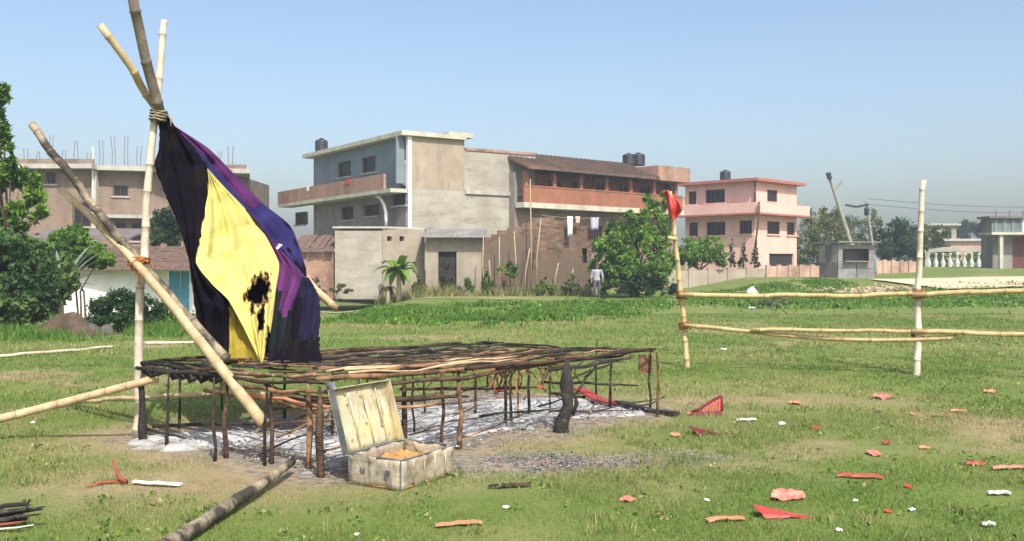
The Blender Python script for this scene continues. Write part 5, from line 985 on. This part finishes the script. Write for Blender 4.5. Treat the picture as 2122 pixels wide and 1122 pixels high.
# ------------------------------------------------------------------ tin trunk
def trunk():
    Fp = G(830,1020); Lp = G(718,1003); a = (Lp-Fp); a.z = 0; wl = .46; a.normalize(); bdir = Vector((-a.y, a.x, 0)); bdir = bdir if bdir.x > 0 else -bdir; ln = .64; h = .215; up = Vector((0,0,1))
    o = Vector((Fp.x, Fp.y, .0)); rt = thing('tin_chest', 'dented cream tin trunk with its lid thrown open, beside the burnt platform', 'tin chest', o)
    t = .008; sub = 10
    def side(p, d, L, n, name, mat):
        m = MB(); rr = random.Random(int(L*100)+int(p.x*10)); cols = 10; rows = 5; Z = [[None]*(cols+1) for _ in range(rows+1)]
        for i in range(rows+1):
            for j in range(cols+1):
                bul = .03*mnoise.noise(Vector((j*.7+p.x*9, i*.9, 2)))*(0 < j < cols)
                Z[i][j] = p+d*L*j/cols+up*(h*i/rows)+n*(bul+(.004 if i == rows else 0))
        for i in range(rows):
            for j in range(cols): m.quad([Z[i][j],Z[i][j+1],Z[i+1][j+1],Z[i+1][j]])
        ob = m.build(name, mat, rt, True); w = ob.modifiers.new('weld','WELD'); s = ob.modifiers.new('t','SOLIDIFY'); s.thickness = .006; return ob
    A = o; Bc = o+a*wl; Cc = Bc+bdir*ln; D = o+bdir*ln
    side(Bc, -a, wl, -bdir, 'front_wall', TIN); side(A, bdir, ln, -a, 'side_wall', TIN); side(D, a, wl, bdir, 'rear_wall', TIN); side(Cc, -bdir, ln, a, 'hinge_wall', TIN)
    m = MB(); m.obox(A+up*.012, bdir*ln, a*wl, up*.006) ; m.build('floor', RUST, rt)
    # rolled rim
    rim = [p.lerp(q, k/5)+up*(h+.012*mnoise.noise(Vector((k*.8,i*3.1,2)))*(k > 0)) for i, (p, q) in enumerate(((A,Bc),(Bc,Cc),(Cc,D),(D,A))) for k in range(5)]; rim.append(rim[0]); m = MB(); m.tube(rim, .007, 8); m.build('rim', TIND, rt, True)
    # rusty contents, heaped
    m = MB(); n = 14; Zg = [[A+bdir*ln*(.03+.94*i/n)+a*wl*(.03+.94*j/n)+up*(h*.6+.07*mnoise.noise(Vector((i*.5,j*.5,7)))+.06*mnoise.noise(Vector((i*1.3,j*1.3,1)))) for j in range(n+1)] for i in range(n+1)]
    for i in range(n):
        for j in range(n): m.quad([Zg[i][j],Zg[i+1][j],Zg[i+1][j+1],Zg[i][j+1]])
    m.build('rusted_contents', RUST, rt, True)
    # embossed ribs and hasp plates
    for k in (.22,.42,.62,.82): m = MB(); p = A+bdir*ln*k-a*.003; m.tube([p+up*.02, p+up*(h*.5)-a*.004, p+up*(h-.02)], .006, 6); m.build('rib', TIN, rt, True)
    for k in (.25,.72): m = MB(); p = Bc-a*wl*k-bdir*.012+up*(h*.55); m.obox(p-up*.022, -a*.04, bdir*.012, up*.04); hp = m.build('hasp', TIND, rt, bevel=.002)
    for s, n_ in ((Bc, 'a'),): m = MB(); m.tube([A+up*.005, A+up*h], .006, 6); m.build('corner_seam', TIND, rt)
    # lid: hinged along the far-left edge, thrown back
    ang = math.radians(17); ld = (up*math.cos(ang)+a*math.sin(ang)); n2 = (-a*math.cos(ang)+up*math.sin(ang)); H0 = Bc+up*h; depth = .055
    m = MB(); n = 10; Zg = [[H0+bdir*ln*i/n+ld*(wl*1.02)*j/n-n2*depth+n2*.032*mnoise.noise(Vector((i*.6,j*.6,4)))*(0<i<n)*(0<j<n) for j in range(n+1)] for i in range(n+1)]
    for i in range(n):
        for j in range(n): m.quad([Zg[i][j],Zg[i+1][j],Zg[i+1][j+1],Zg[i][j+1]])
    lid = m.build('lid', TINY, rt, True); w = lid.modifiers.new('weld','WELD'); s = lid.modifiers.new('t','SOLIDIFY'); s.thickness = .005
    for p, d, L, nm, mt in ((H0, ld, wl*1.02, 'lid_flange', TIND), (H0+bdir*ln, ld, wl*1.02, 'lid_flange', TINY), (H0+ld*wl*1.02, bdir, ln, 'lid_flange', TINY), (H0, bdir, ln, 'lid_flange', TIND)):
        m = MB(); m.obox(p-n2*depth, d*L, n2*depth, (d.cross(n2)).normalized()*.006); m.build(nm, mt, lid)
    for k, j in ((.2,.2),(.25,.75),(.5,.4),(.75,.3),(.8,.5),(.8,.7),(.85,.15),(.5,.85)): m = MB(); p = H0+bdir*ln*k+ld*wl*j-n2*(depth-.011); m.lathe(p, [(.009,-.003),(.009,.003)], 8); m.build('rivet', RUST, lid)
    for k in (.3,.55,.78): m = MB(); p = H0+bdir*ln*k-n2*(depth-.008); m.tube([p+ld*.03, p+ld*wl*.5+n2*.004, p+ld*wl*.97], .007, 6); m.build('lid_rib', TINY, lid, True)
    # loose burnt tin strip leaning beside the lid
    p0 = P(738,925,7.12); p1 = P(684,792,7.3); m = MB(); d = p1-p0; sd = Vector((.05,-.02,0))
    for k in range(6): q0 = p0+d*k/6; q1 = p0+d*(k+1)/6; j = Vector((0,.01*math.sin(k*2.3),0)); j2 = Vector((0,.01*math.sin((k+1)*2.3),0)); m.quad([q0-sd+j,q0+sd*.6+j,q1+sd*.6+j2,q1-sd+j2], k % 2)
    ob = m.build('tin_strip', [SILV, TIND], None, True); s = ob.modifiers.new('t','SOLIDIFY'); s.thickness = .006; tag(ob, 'bent strip of burnt tin leaning beside the trunk lid', 'tin strip')
trunk()
# ------------------------------------------------------------------ bamboo fence with flag
def fence():
    g = 'bamboo fence posts and rails'
    a = G(1427,762); p = lambda x, y, d: P(x, y, d)
    pole('left bamboo fence post, leaning and carrying the red flag', [a-Vector((0,0,.15)), p(1412,612,14.5), p(1396,470,14.4), p(1386,398,14.35)], .042, .03, BAMY, 31, g, 'fence_post')
    b = G(1900,779); pole('right bamboo fence post, pale and nearly upright', [b-Vector((0,0,.15)), p(1903,610,13.45), p(1908,480,13.4), p(1913,375,13.4)], .05, .035, BAMW, 32, g, 'fence_post')
    pole('upper fence rail between the two posts', [p(1408,611,14.4), p(1560,613,14.1), p(1750,613,13.7), p(1925,609,13.35)], .036, .032, BAMY, 33, g, 'fence_rail', .45)
    pole('upper fence rail running off the right frame edge', [p(1890,612,13.36), p(2122,602,12.9), p(2420,588,12.2)], .034, .036, BAMY, 34, g, 'fence_rail', .45)
    pole('lower fence rail sagging below the other, from left post past right post', [p(1418,674,14.4), p(1560,689,14.1), p(1720,702,13.75), p(1850,704,13.45), p(1984,699,13.2)], .03, .03, BAMY, 35, g, 'fence_rail', .4)
    pole('straight lower fence rail ending at mid-span left of the right post', [p(1556,684,14.05), p(1720,686,13.7), p(1905,688,13.33)], .03, .027, BAMY, 36, g, 'fence_rail', .4)
    pole('lower fence rail running off the right frame edge', [p(1890,687,13.33), p(2122,694,12.9), p(2420,702,12.2)], .032, .034, BAMY, 37, g, 'fence_rail', .4)
    pole('bamboo peg end showing at mid-height of the left post', [p(1384,493,14.35), p(1402,496,14.38)], .03, .03, BAMY, 38, None, 'bamboo_peg')
    for lb, x, y, d, s in (('rope lashing on the right post at the upper rail',1903,611,13.42,5),('rope lashing on the right post at the lower rails',1901,690,13.44,6),('rope lashing on the left post at the upper rail',1411,612,14.48,7),('rope lashing on the left post at the lower rail',1418,675,14.5,8)): lashing(lb, P(x,y,d), (.0,.05,1), .075, 5, ROPE, .12, s)
    # flag
    c = P(1386,397,14.33); rt = thing('red_flag', 'small red flag drooping from the top of the left fence post', 'flag', c-Vector((0,0,.5)))
    out = [(1376,395),(1388,398),(1398,408),(1408,424),(1413,438),(1404,448),(1396,456),(1388,452),(1384,436),(1379,416)]
    m = MB(); n = 14; V = []
    L = [(1375,396),(1379,412),(1383,430),(1386,446),(1395,457)]; R = [(1386,394),(1398,406),(1409,424),(1413,439),(1404,450)]
    def lp(c, t): k = min(int(t*4), 3); u = t*4-k; return c[k][0]+(c[k+1][0]-c[k][0])*u, c[k][1]+(c[k+1][1]-c[k][1])*u
    def q(i, j): t = i/n; s = j/8; a = lp(L,t); b = lp(R,t); return P(a[0]+(b[0]-a[0])*s, a[1]+(b[1]-a[1])*s, 14.3+.05*math.sin(s*8+t*4)+.03*math.sin(t*9))
    for i in range(n):
        for j in range(8): m.quad([q(i+1,j),q(i+1,j+1),q(i,j+1),q(i,j)])
    o = m.build('flag_cloth', RED, rt, True); w = o.modifiers.new('weld','WELD'); s = o.modifiers.new('t','SOLIDIFY'); s.thickness = .004
fence()
# ------------------------------------------------------------------ debris
def debris():
    rr = random.Random(77)
    def shard(name, label, cat, px, py, w, h, mat, kind='plate', ang=None, group=None):
        c = G(px, py); k = c.y/F; W_ = w*k; dpt = min(max(h*k*c.y/EYE*.45, .03), W_*1.1); hgt = max(.008, h*k*.22); mb = MB(); a = rr.uniform(-.25,.25) if ang is None else ang
        ca, sa = math.cos(a), math.sin(a)
        def T(x, y, z): return Vector((c.x+x*ca-y*sa, c.y+x*sa+y*ca, c.z+z))
        if kind == 'plate':
            nx, ny = 7, 5; f = [rr.uniform(.45,1.1) for _ in range(8)]; sd = rr.uniform(0,50); crz = max(.007, min(.035, W_*.16))
            def pt(i, j):
                x = 2*i/nx-1; y = 2*j/ny-1; m_ = max(abs(x),abs(y)); rad = math.hypot(x,y) or 1; a_ = (math.atan2(y,x)/(2*math.pi)*8) % 8; k0 = int(a_) % 8; fr = a_-int(a_); g = f[k0]*(1-fr)+f[(k0+1)%8]*fr
                q = m_/rad*g; X = x*q*W_/2*1.15; Y = y*q*dpt/2*1.25; return T(X, Y, .006+crz*(.5+mnoise.noise(Vector((x*1.7,y*1.7,sd))))+.35*crz*mnoise.noise(Vector((x*4,y*4,sd+9)))+hgt*(y*.5+.5))
            for i in range(nx):
                for j in range(ny): mb.quad([pt(i,j),pt(i+1,j),pt(i+1,j+1),pt(i,j+1)])
        elif kind == 'bar':
            n = 6; b = min(dpt, .05); zz = [.01+rr.uniform(0,.012)+hgt*.5*math.sin(i/n*3.1) for i in range(n+1)]; yy = [rr.uniform(-.012,.012) for _ in range(n+1)]; wd = [b*rr.uniform(.35,.6) for _ in range(n+1)]
            X = [-W_/2+W_*i/n for i in range(n+1)]
            for i in range(n): mb.hexa([T(X[i],yy[i]-wd[i],zz[i]),T(X[i+1],yy[i+1]-wd[i+1],zz[i+1]),T(X[i+1],yy[i+1]+wd[i+1],zz[i+1]),T(X[i],yy[i]+wd[i],zz[i]),T(X[i],yy[i]-wd[i]*.8,zz[i]+.012),T(X[i+1],yy[i+1]-wd[i+1]*.8,zz[i+1]+.012),T(X[i+1],yy[i+1]+wd[i+1]*.8,zz[i+1]+.012),T(X[i],yy[i]+wd[i]*.8,zz[i]+.012)])
        elif kind == 'wedge':
            hh = h*k*.8; nx = 9; ny = 6; sd = rr.uniform(0,40)
            def pt(i, j): t = i/nx; a_ = math.pi*j/ny; wd = .11*(1-.85*t); return T(-W_/2+W_*t+.03*math.cos(a_*2), -wd*math.cos(a_)*.7, .006+hh*(1-t)**1.1*math.sin(a_*.85+.1)+.012*mnoise.noise(Vector((t*4,j*.8,sd))))
            for i in range(nx):
                for j in range(ny): mb.quad([pt(i,j),pt(i+1,j),pt(i+1,j+1),pt(i,j+1)])
        o = mb.build(name, mat, None)
        if kind in ('plate','wedge'): o.modifiers.new('weld','WELD'); sm = o.modifiers.new('t','SOLIDIFY'); sm.thickness = .004
        return tag(o, label, cat, group)
    G1 = 'red plastic chair fragments on the grass'; RS = 'plastic_shard'
    S = [(1400,905,26,14,PINK,'plate','small faded red shard left of the dark red wedge'), (1465,901,62,20,DRED,'wedge','dark red wedge-shaped fragment below the slotted red chair back'),
     (1830,827,38,16,PINK,'plate','round pinkish red shard in mid-field, above a black lump'), (2052,815,30,12,ORAN,'plate','orange-red shard near the right frame edge, farthest up the field'),
     (1645,838,28,10,ORAN,'plate','faint orange shard between the slotted chair back and the round red shard'), (1688,889,20,10,RED,'plate','small dark-red shard right of the two white scraps'),
     (1838,922,20,7,RED,'bar','thin red sliver just above the squarish pink shard'), (1810,944,28,19,PINK,'plate','squarish pale pink shard above the long red strip'),
     (1782,992,90,17,RED,'bar','long red strip with a notched right end'), (1882,1012,20,12,RED,'plate','small red shard right of the long notched strip'),
     (2020,966,38,11,RED,'bar','short red strip near the right frame edge'), (2092,975,80,13,PINK,'bar','long pinkish red strip cut by the right frame edge'),
     (1625,1034,95,28,PINK,'plate','large faded pink sheet fragment, flat in the foreground grass'), (1620,1072,96,25,RED,'wedge','bright red pointed fragment just below the large pink sheet'),
     (1503,1082,84,13,ORAN,'bar','orange-pink strip left of the bright red pointed fragment'), (1300,1040,32,14,PINK,'plate','pink shard alone on the grass below the soot patch'),
     (950,1092,98,9,ORAN,'bar','tan-orange strip in the grass at the bottom centre'), (1985,855,34,6,ORAN,'bar','thin orange strip between the round shard and the right edge'),
     (1895,861,14,11,ORAN,'plate','tiny orange shard right of the black lump'), (1915,931,22,7,ORAN,'plate','faint brownish-red shard right of the thin red sliver'), (1840,1063,14,9,RED,'plate','tiny red shard below the small red shard of the long strip'),
     (1036,812,26,14,RED,'plate','red shard in the ash at the back of the platform'), (1122,806,20,9,RED,'plate','red shard behind the platform near its thick burnt log')]
    for px, py, w, h, mt, kd, lb in S: shard(RS, lb, 'plastic shard', px, py, w, h, mt, kd, None, G1)
    Wt = [(1546,874,44,11,'bar','long white scrap right of the slotted red chair back'),(1620,881,14,18,'plate','upright white scrap right of the long white one'),(1500,726,16,7,'plate','white scrap in the grass between the fence posts'),(1465,1040,11,6,'plate','white speck of paper above the orange-pink strip'),
      (1772,1041,15,7,'plate','white scrap right of the large pink sheet'),(1738,1102,16,8,'plate','white scrap right of the bright red pointed fragment, at the bottom'),(2070,1027,46,9,'bar','long white scrap near the right frame edge'),(1890,1060,16,5,'plate','white paper sliver left of the right edge scraps'),
      (2048,1093,26,7,'bar','thin white sliver at the bottom right'),(738,1112,15,8,'plate','white scrap at the bottom edge below the tin trunk'),(1050,1055,16,5,'plate','white sliver on the grass below the soot patch'),(68,878,11,5,'plate','white scrap under the long leaning pole at left'),(325,1008,108,7,'bar','long pale strip beside the bent red strip'),(1560,640,18,8,'plate','white litter by the weedy shrub beyond the fence')]
    for px, py, w, h, kd, lb in Wt: shard('paper_scrap', lb, 'scrap', px, py, w, h, WHT, kd, None, 'white scraps on the grass')
    shard('black_lump', 'small black lump below the round pinkish shard', 'lump', 1818, 857, 13, 8, BLK); shard('brown_splinter', 'brown splinter of wood on the ground right of the tin trunk', 'splinter', 1068, 1011, 64, 8, CHARB, 'bar')
    shard('brown_splinter', 'short burnt splinter beside the trunk, left of the brown one', 'splinter', 1030, 1013, 36, 6, CHAR, 'bar')
    # slotted chair back
    c = G(1465,862); k = c.y/F; rt = thing('chair_back_fragment', 'slotted dark red chair back fragment standing on its edge', 'chair fragment', c, G1); W_ = 66*k; hh = 36*k
    def T(x, z, y=0): return Vector((c.x-W_/2+x*W_, c.y+.05*x+y+z*.06, c.z+z*hh))
    m = MB(); m.hexa([T(0,.02,-.02),T(1,.02,-.02),T(1,.02,.02),T(0,.02,.05),T(.02,.2,0),T(.98,.22,0),T(.98,.22,.03),T(.02,.2,.04)]); m.build('lower_rim', DRED, rt)
    for i in range(6):
        x = .38+i*.105; top = .42+.11*i; m = MB(); m.hexa([T(x,.2),T(x+.06,.2),T(x+.06,.2,.012),T(x,.2,.012),T(x+.03,top),T(x+.09,top+.04),T(x+.09,top+.04,.012),T(x+.03,top,.012)]); m.build('back_slat', RED, rt)
    m = MB(); m.tube([T(.05,.2,.01),T(.3,.36,.01),T(.6,.68,.01),T(1.02,1.02,.01)], .016, 7); m.build('upper_rim', DRED, rt, True); m = MB(); m.tube([T(1.0,.2,.01),T(1.03,.6,.01),T(1.03,1.0,.01)], .016, 7); m.build('side_rim', DRED, rt, True)
    shard(RS, 'pink shard at the left foot of the slotted chair back', 'plastic shard', 1432, 860, 16, 10, PINK, 'plate', None, G1)
    # long red and burnt planks leaning out of the ash at the back right
    def plank(label, p, q, w, t, mat, name='plank'):
        d = (q-p); s = Vector((-d.y, d.x, 0)).normalized()*w; rr2 = random.Random(int(p.x*100)); n = 6; mb = MB()
        for i in range(n):
            a = p+d*i/n; b = p+d*(i+1)/n; za = Vector((0,0,.012*math.sin(i*1.3))); zb = Vector((0,0,.012*math.sin((i+1)*1.3))); mb.hexa([a-s+za,b-s+zb,b+s+zb,a+s+za,a-s+za+Vector((0,0,t)),b-s+zb+Vector((0,0,t)),b+s*.9+zb+Vector((0,0,t)),a+s*.9+za+Vector((0,0,t))])
        return tag(mb.build(name, mat), label, 'plank')
    plank('red plastic panel lying slanted behind the thick burnt log', G(1190,824,.1), G(1272,846,.03), .07, .02, RED, 'plastic_sheet')
    plank('long charred plank on the ground at the platform right corner', G(1268,842,.02), G(1402,864,.0), .05, .04, CHAR); plank('charred plank lying crosswise behind the first red panel', G(1140,822,.02), G(1210,832,.02), .03, .03, CHARB)
    # bent red strip, left foreground
    m = MB(); m.tube([G(180,1014,.015), G(210,1006,.02), G(238,1003,.015), G(262,1005,.02)], [.006,.009,.012,.018], 8); b = G(262,1005); m.tube([b+Vector((0,0,.02)), b+Vector((-.05,.0,.05)), b+Vector((-.085,.02,.11)), b+Vector((-.1,.03,.175))], [.019,.016,.011,.006], 8)
    tag(m.build('bent_strip', [DRED2, RED], None, True), 'bent red-brown strip with one end sticking up, left foreground', 'strip')
    # charred bundle cut by the left frame edge
    rt = thing('charred_remnant', 'charred sticks with a red and a white strip, at the left frame edge', 'remnant', G(20,1088)); 
    def rib(name, pts, r, mat):
        MB().tube([G(x,1095,z) for x,z in pts], r, 8).build(name, mat, rt, True)
    r3 = random.Random(15)
    for k in range(7):
        x0 = -60+r3.uniform(0,50); z0 = .02+.012*k; pts = [(x0+(102-r3.uniform(0,45)-x0)*t, z0+(.035+.006*k)*t+r3.uniform(-.006,.006)) for t in (0,.25,.5,.75,1)]
        MB().tube([G(x,1094+(k%3)*3,z) for x,z in pts], [.012,.016,.014,.013,.004], 7).build('charred_stick', CHAR, rt, True)
    def rib2(name, pts, r, mat): MB().tube([G(x,1104,z) for x,z in pts], r, 8).build(name, mat, rt, True)
    rib2('red_edge', [(-60,.03),(0,.045),(30,.055),(52,.065)], [.008,.009,.007,.003], DRED2); rib2('white_edge', [(-60,.012),(0,.02),(40,.03),(70,.045)], [.006,.007,.005,.003], WHT)
    # white sack by the fence, far
    p = ground_at(1557,45); m = MB(); m.lathe(p, [(.2,0),(.3,.06),(.3,.2),(.2,.32),(.1,.4),(.13,.44)], 12)
    for v in m.v: v += Vector((mnoise.noise(v*4), mnoise.noise(v*4+Vector((9,0,0))), 0))*.09
    tag(m.build('white_sack', WHT, None, True), 'small white sack at the wall foot, beyond the upper fence rail', 'sack')
    # mound with dark hollow, left
    c = G(140,694); m = MB(); n = 22
    def hgt(x, y): 
        r2 = (x/.75)**2+(y/.5)**2; return max(-.05, .52*math.exp(-r2*1.1)+.12*mnoise.noise(Vector((x*2.5+3,y*2.5,0)))*math.exp(-r2*.8)-.28*math.exp(-(((x+.12)/.17)**2+((y+.42)/.17)**2))-.05)
    Zg = [[Vector((c.x-1.3+2.6*i/n, c.y-.8+2.2*j/n, c.z+hgt(-1.3+2.6*i/n, -.8+2.2*j/n))) for j in range(n+1)] for i in range(n+1)]
    for i in range(n):
        for j in range(n): m.quad([Zg[i][j],Zg[i+1][j],Zg[i+1][j+1],Zg[i][j+1]])
    tag(m.build('earth_mound', EARTH, None, True), 'small brown earth mound with a hollow, before the shrubs at left', 'mound')
    for px, py, s, lb in ((225,690,.16,'grey stone right of the earth mound'),(196,672,.18,'grey stone on the earth mound shoulder')):
        p = G(px,694); m = MB(); m.lathe(p+Vector((0,-.1,-.05)), [(s*.8,0),(s,s*.5),(s*.8,s*1.2),(s*.3,s*1.6)], 9)
        for v in m.v: v += Vector((mnoise.noise(v*5),mnoise.noise(v*5+Vector((4,4,0))),mnoise.noise(v*5+Vector((0,9,1)))))*.06
        tag(m.build('stone', BLK2), lb, 'stone')
    # rubble before the kiosk: brick lumps
    m = MB(); r2 = random.Random(9)
    for i in range(230):
        t = r2.random(); x = 14.2+5.5*r2.random(); y = 46+r2.gauss(0,.8)+(x-14)*.15; z = float(H(x,y)); s = r2.uniform(.03,.11); a = r2.uniform(0,3); u = Vector((math.cos(a),math.sin(a),r2.uniform(-.3,.3)))*s*2; w = Vector((-math.sin(a),math.cos(a),r2.uniform(-.3,.3)))*s; m.obox(Vector((x,y,z-.02)), u, w, Vector((0,0,s)))
    tag(m.build('brick_rubble', PINKB), 'pinkish brick rubble strewn before the tin kiosk', 'rubble', kind='stuff')
debris()
# ------------------------------------------------------------------ person by the bushy tree
def person():
    D = 42.6; x = (1237-CX)/F*D; z0 = float(H(x, D)); k = 1.62
    rt = thing('person', 'person in grey shirt and dark trousers walking by the bushy tree', 'person', (x, D, z0))
    J = {'pel':(0,0,.53),'wst':(0,0,.6),'chs':(0,.005,.72),'nck':(0,0,.83),'hd0':(0,-.01,.88),'hd1':(0,-.01,.955),
         'sL':(-.11,0,.8),'eL':(-.15,.02,.63),'wL':(-.15,-.04,.49),'hL':(-.15,-.06,.43),'sR':(.11,0,.8),'eR':(.16,.0,.63),'wR':(.15,-.06,.5),'hR':(.145,-.08,.44),
         'pL':(-.055,0,.51),'kL':(-.065,-.05,.28),'aL':(-.06,.02,.04),'tL':(-.065,-.07,.015),'pR':(.055,0,.51),'kR':(.06,.0,.28),'aR':(.06,.06,.05),'tR':(.065,-.03,.02)}
    R = {'pel':.075,'wst':.07,'chs':.085,'nck':.032,'hd0':.045,'hd1':.05,'sL':.042,'eL':.03,'wL':.022,'hL':.022,'sR':.042,'eR':.03,'wR':.022,'hR':.022,'pL':.06,'kL':.042,'aL':.028,'tL':.022,'pR':.06,'kR':.042,'aR':.028,'tR':.022}
    E = [('pel','wst'),('wst','chs'),('chs','nck'),('nck','hd0'),('hd0','hd1'),('chs','sL'),('sL','eL'),('eL','wL'),('wL','hL'),('chs','sR'),('sR','eR'),('eR','wR'),('wR','hR'),('pel','pL'),('pL','kL'),('kL','aL'),('aL','tL'),('pel','pR'),('pR','kR'),('kR','aR'),('aR','tR')]
    K = list(J); me = bpy.data.meshes.new('body'); me.from_pydata([Vector(J[q])*k for q in K], [(K.index(a),K.index(b)) for a,b in E], [])
    o = bpy.data.objects.new('body', me); COL.objects.link(o); sk = o.modifiers.new('skin','SKIN'); lay = me.skin_vertices[0] if me.skin_vertices else None
    if lay is None:
        bpy.context.view_layer.objects.active = o; o.select_set(True); bpy.ops.mesh.customdata_skin_add(); lay = me.skin_vertices[0]
    for i, q in enumerate(K): lay.data[i].radius = (R[q]*k, R[q]*k*(.75 if q in ('pel','wst','chs') else 1)); lay.data[i].use_root = q == 'pel'
    su = o.modifiers.new('sub','SUBSURF'); su.levels = 2; su.render_levels = 2
    dg = bpy.context.evaluated_depsgraph_get(); m2 = bpy.data.meshes.new_from_object(o.evaluated_get(dg)); bpy.data.objects.remove(o)
    skin = surf('skin', (.2,.11,.07), (.17,.09,.06), 6, .6); m2.materials.clear()
    for mt in (skin, surf('grey_shirt', (.33,.35,.4), (.26,.28,.33), 8, .9), surf('dark_trousers', (.1,.1,.13), (.07,.07,.09), 8, .9)): m2.materials.append(mt)
    for p in m2.polygons:
        c = p.center/k; p.use_smooth = True; arm = abs(c.x) > .118 and c.z < .66
        p.material_index = 0 if c.z > .825 or c.z < .035 or (arm and c.z < .6) else (2 if c.z < .53 and not arm else 1)
    ob = bpy.data.objects.new('body', m2); COL.objects.link(ob); ob.parent = rt
    m = MB(); hc = Vector((x, D, z0))+Vector((0,.002,.945))*k; m.lathe(hc, [(.05*k,-.02*k),(.056*k,.0),(.053*k,.03*k),(.035*k,.05*k),(.01*k,.058*k)], 12); m.build('hair', BLK, rt, True)
    m = MB(); f = Vector((x, D, z0))+Vector((0,-.062,.91))*k; m.hexa([f+Vector(q)*k for q in ((-.008,.01,-.012),(.008,.01,-.012),(.006,.02,-.012),(-.006,.02,-.012),(-.004,0,.012),(.004,0,.012),(.004,.02,.014),(-.004,.02,.014))]); m.build('nose', skin, rt)
person()

# ------------------------------------------------------------------ warm-day haze
def haze():
    m, N, L = newmat('haze_air'); out = N.new('ShaderNodeOutputMaterial'); v = N.new('ShaderNodeVolumePrincipled'); v.inputs['Color'].default_value = (.8,.9,1,1); v.inputs['Density'].default_value = .0014; v.inputs['Anisotropy'].default_value = .2
    L.new(v.outputs[0], out.inputs['Volume'])
    mb = MB(); mb.box(-2100, 2100, -1600, 4100, -2.2, 12.5); o = mb.build('haze', m); tag(o, 'thin pale haze in the air over the whole field', 'haze', kind='stuff')
haze()
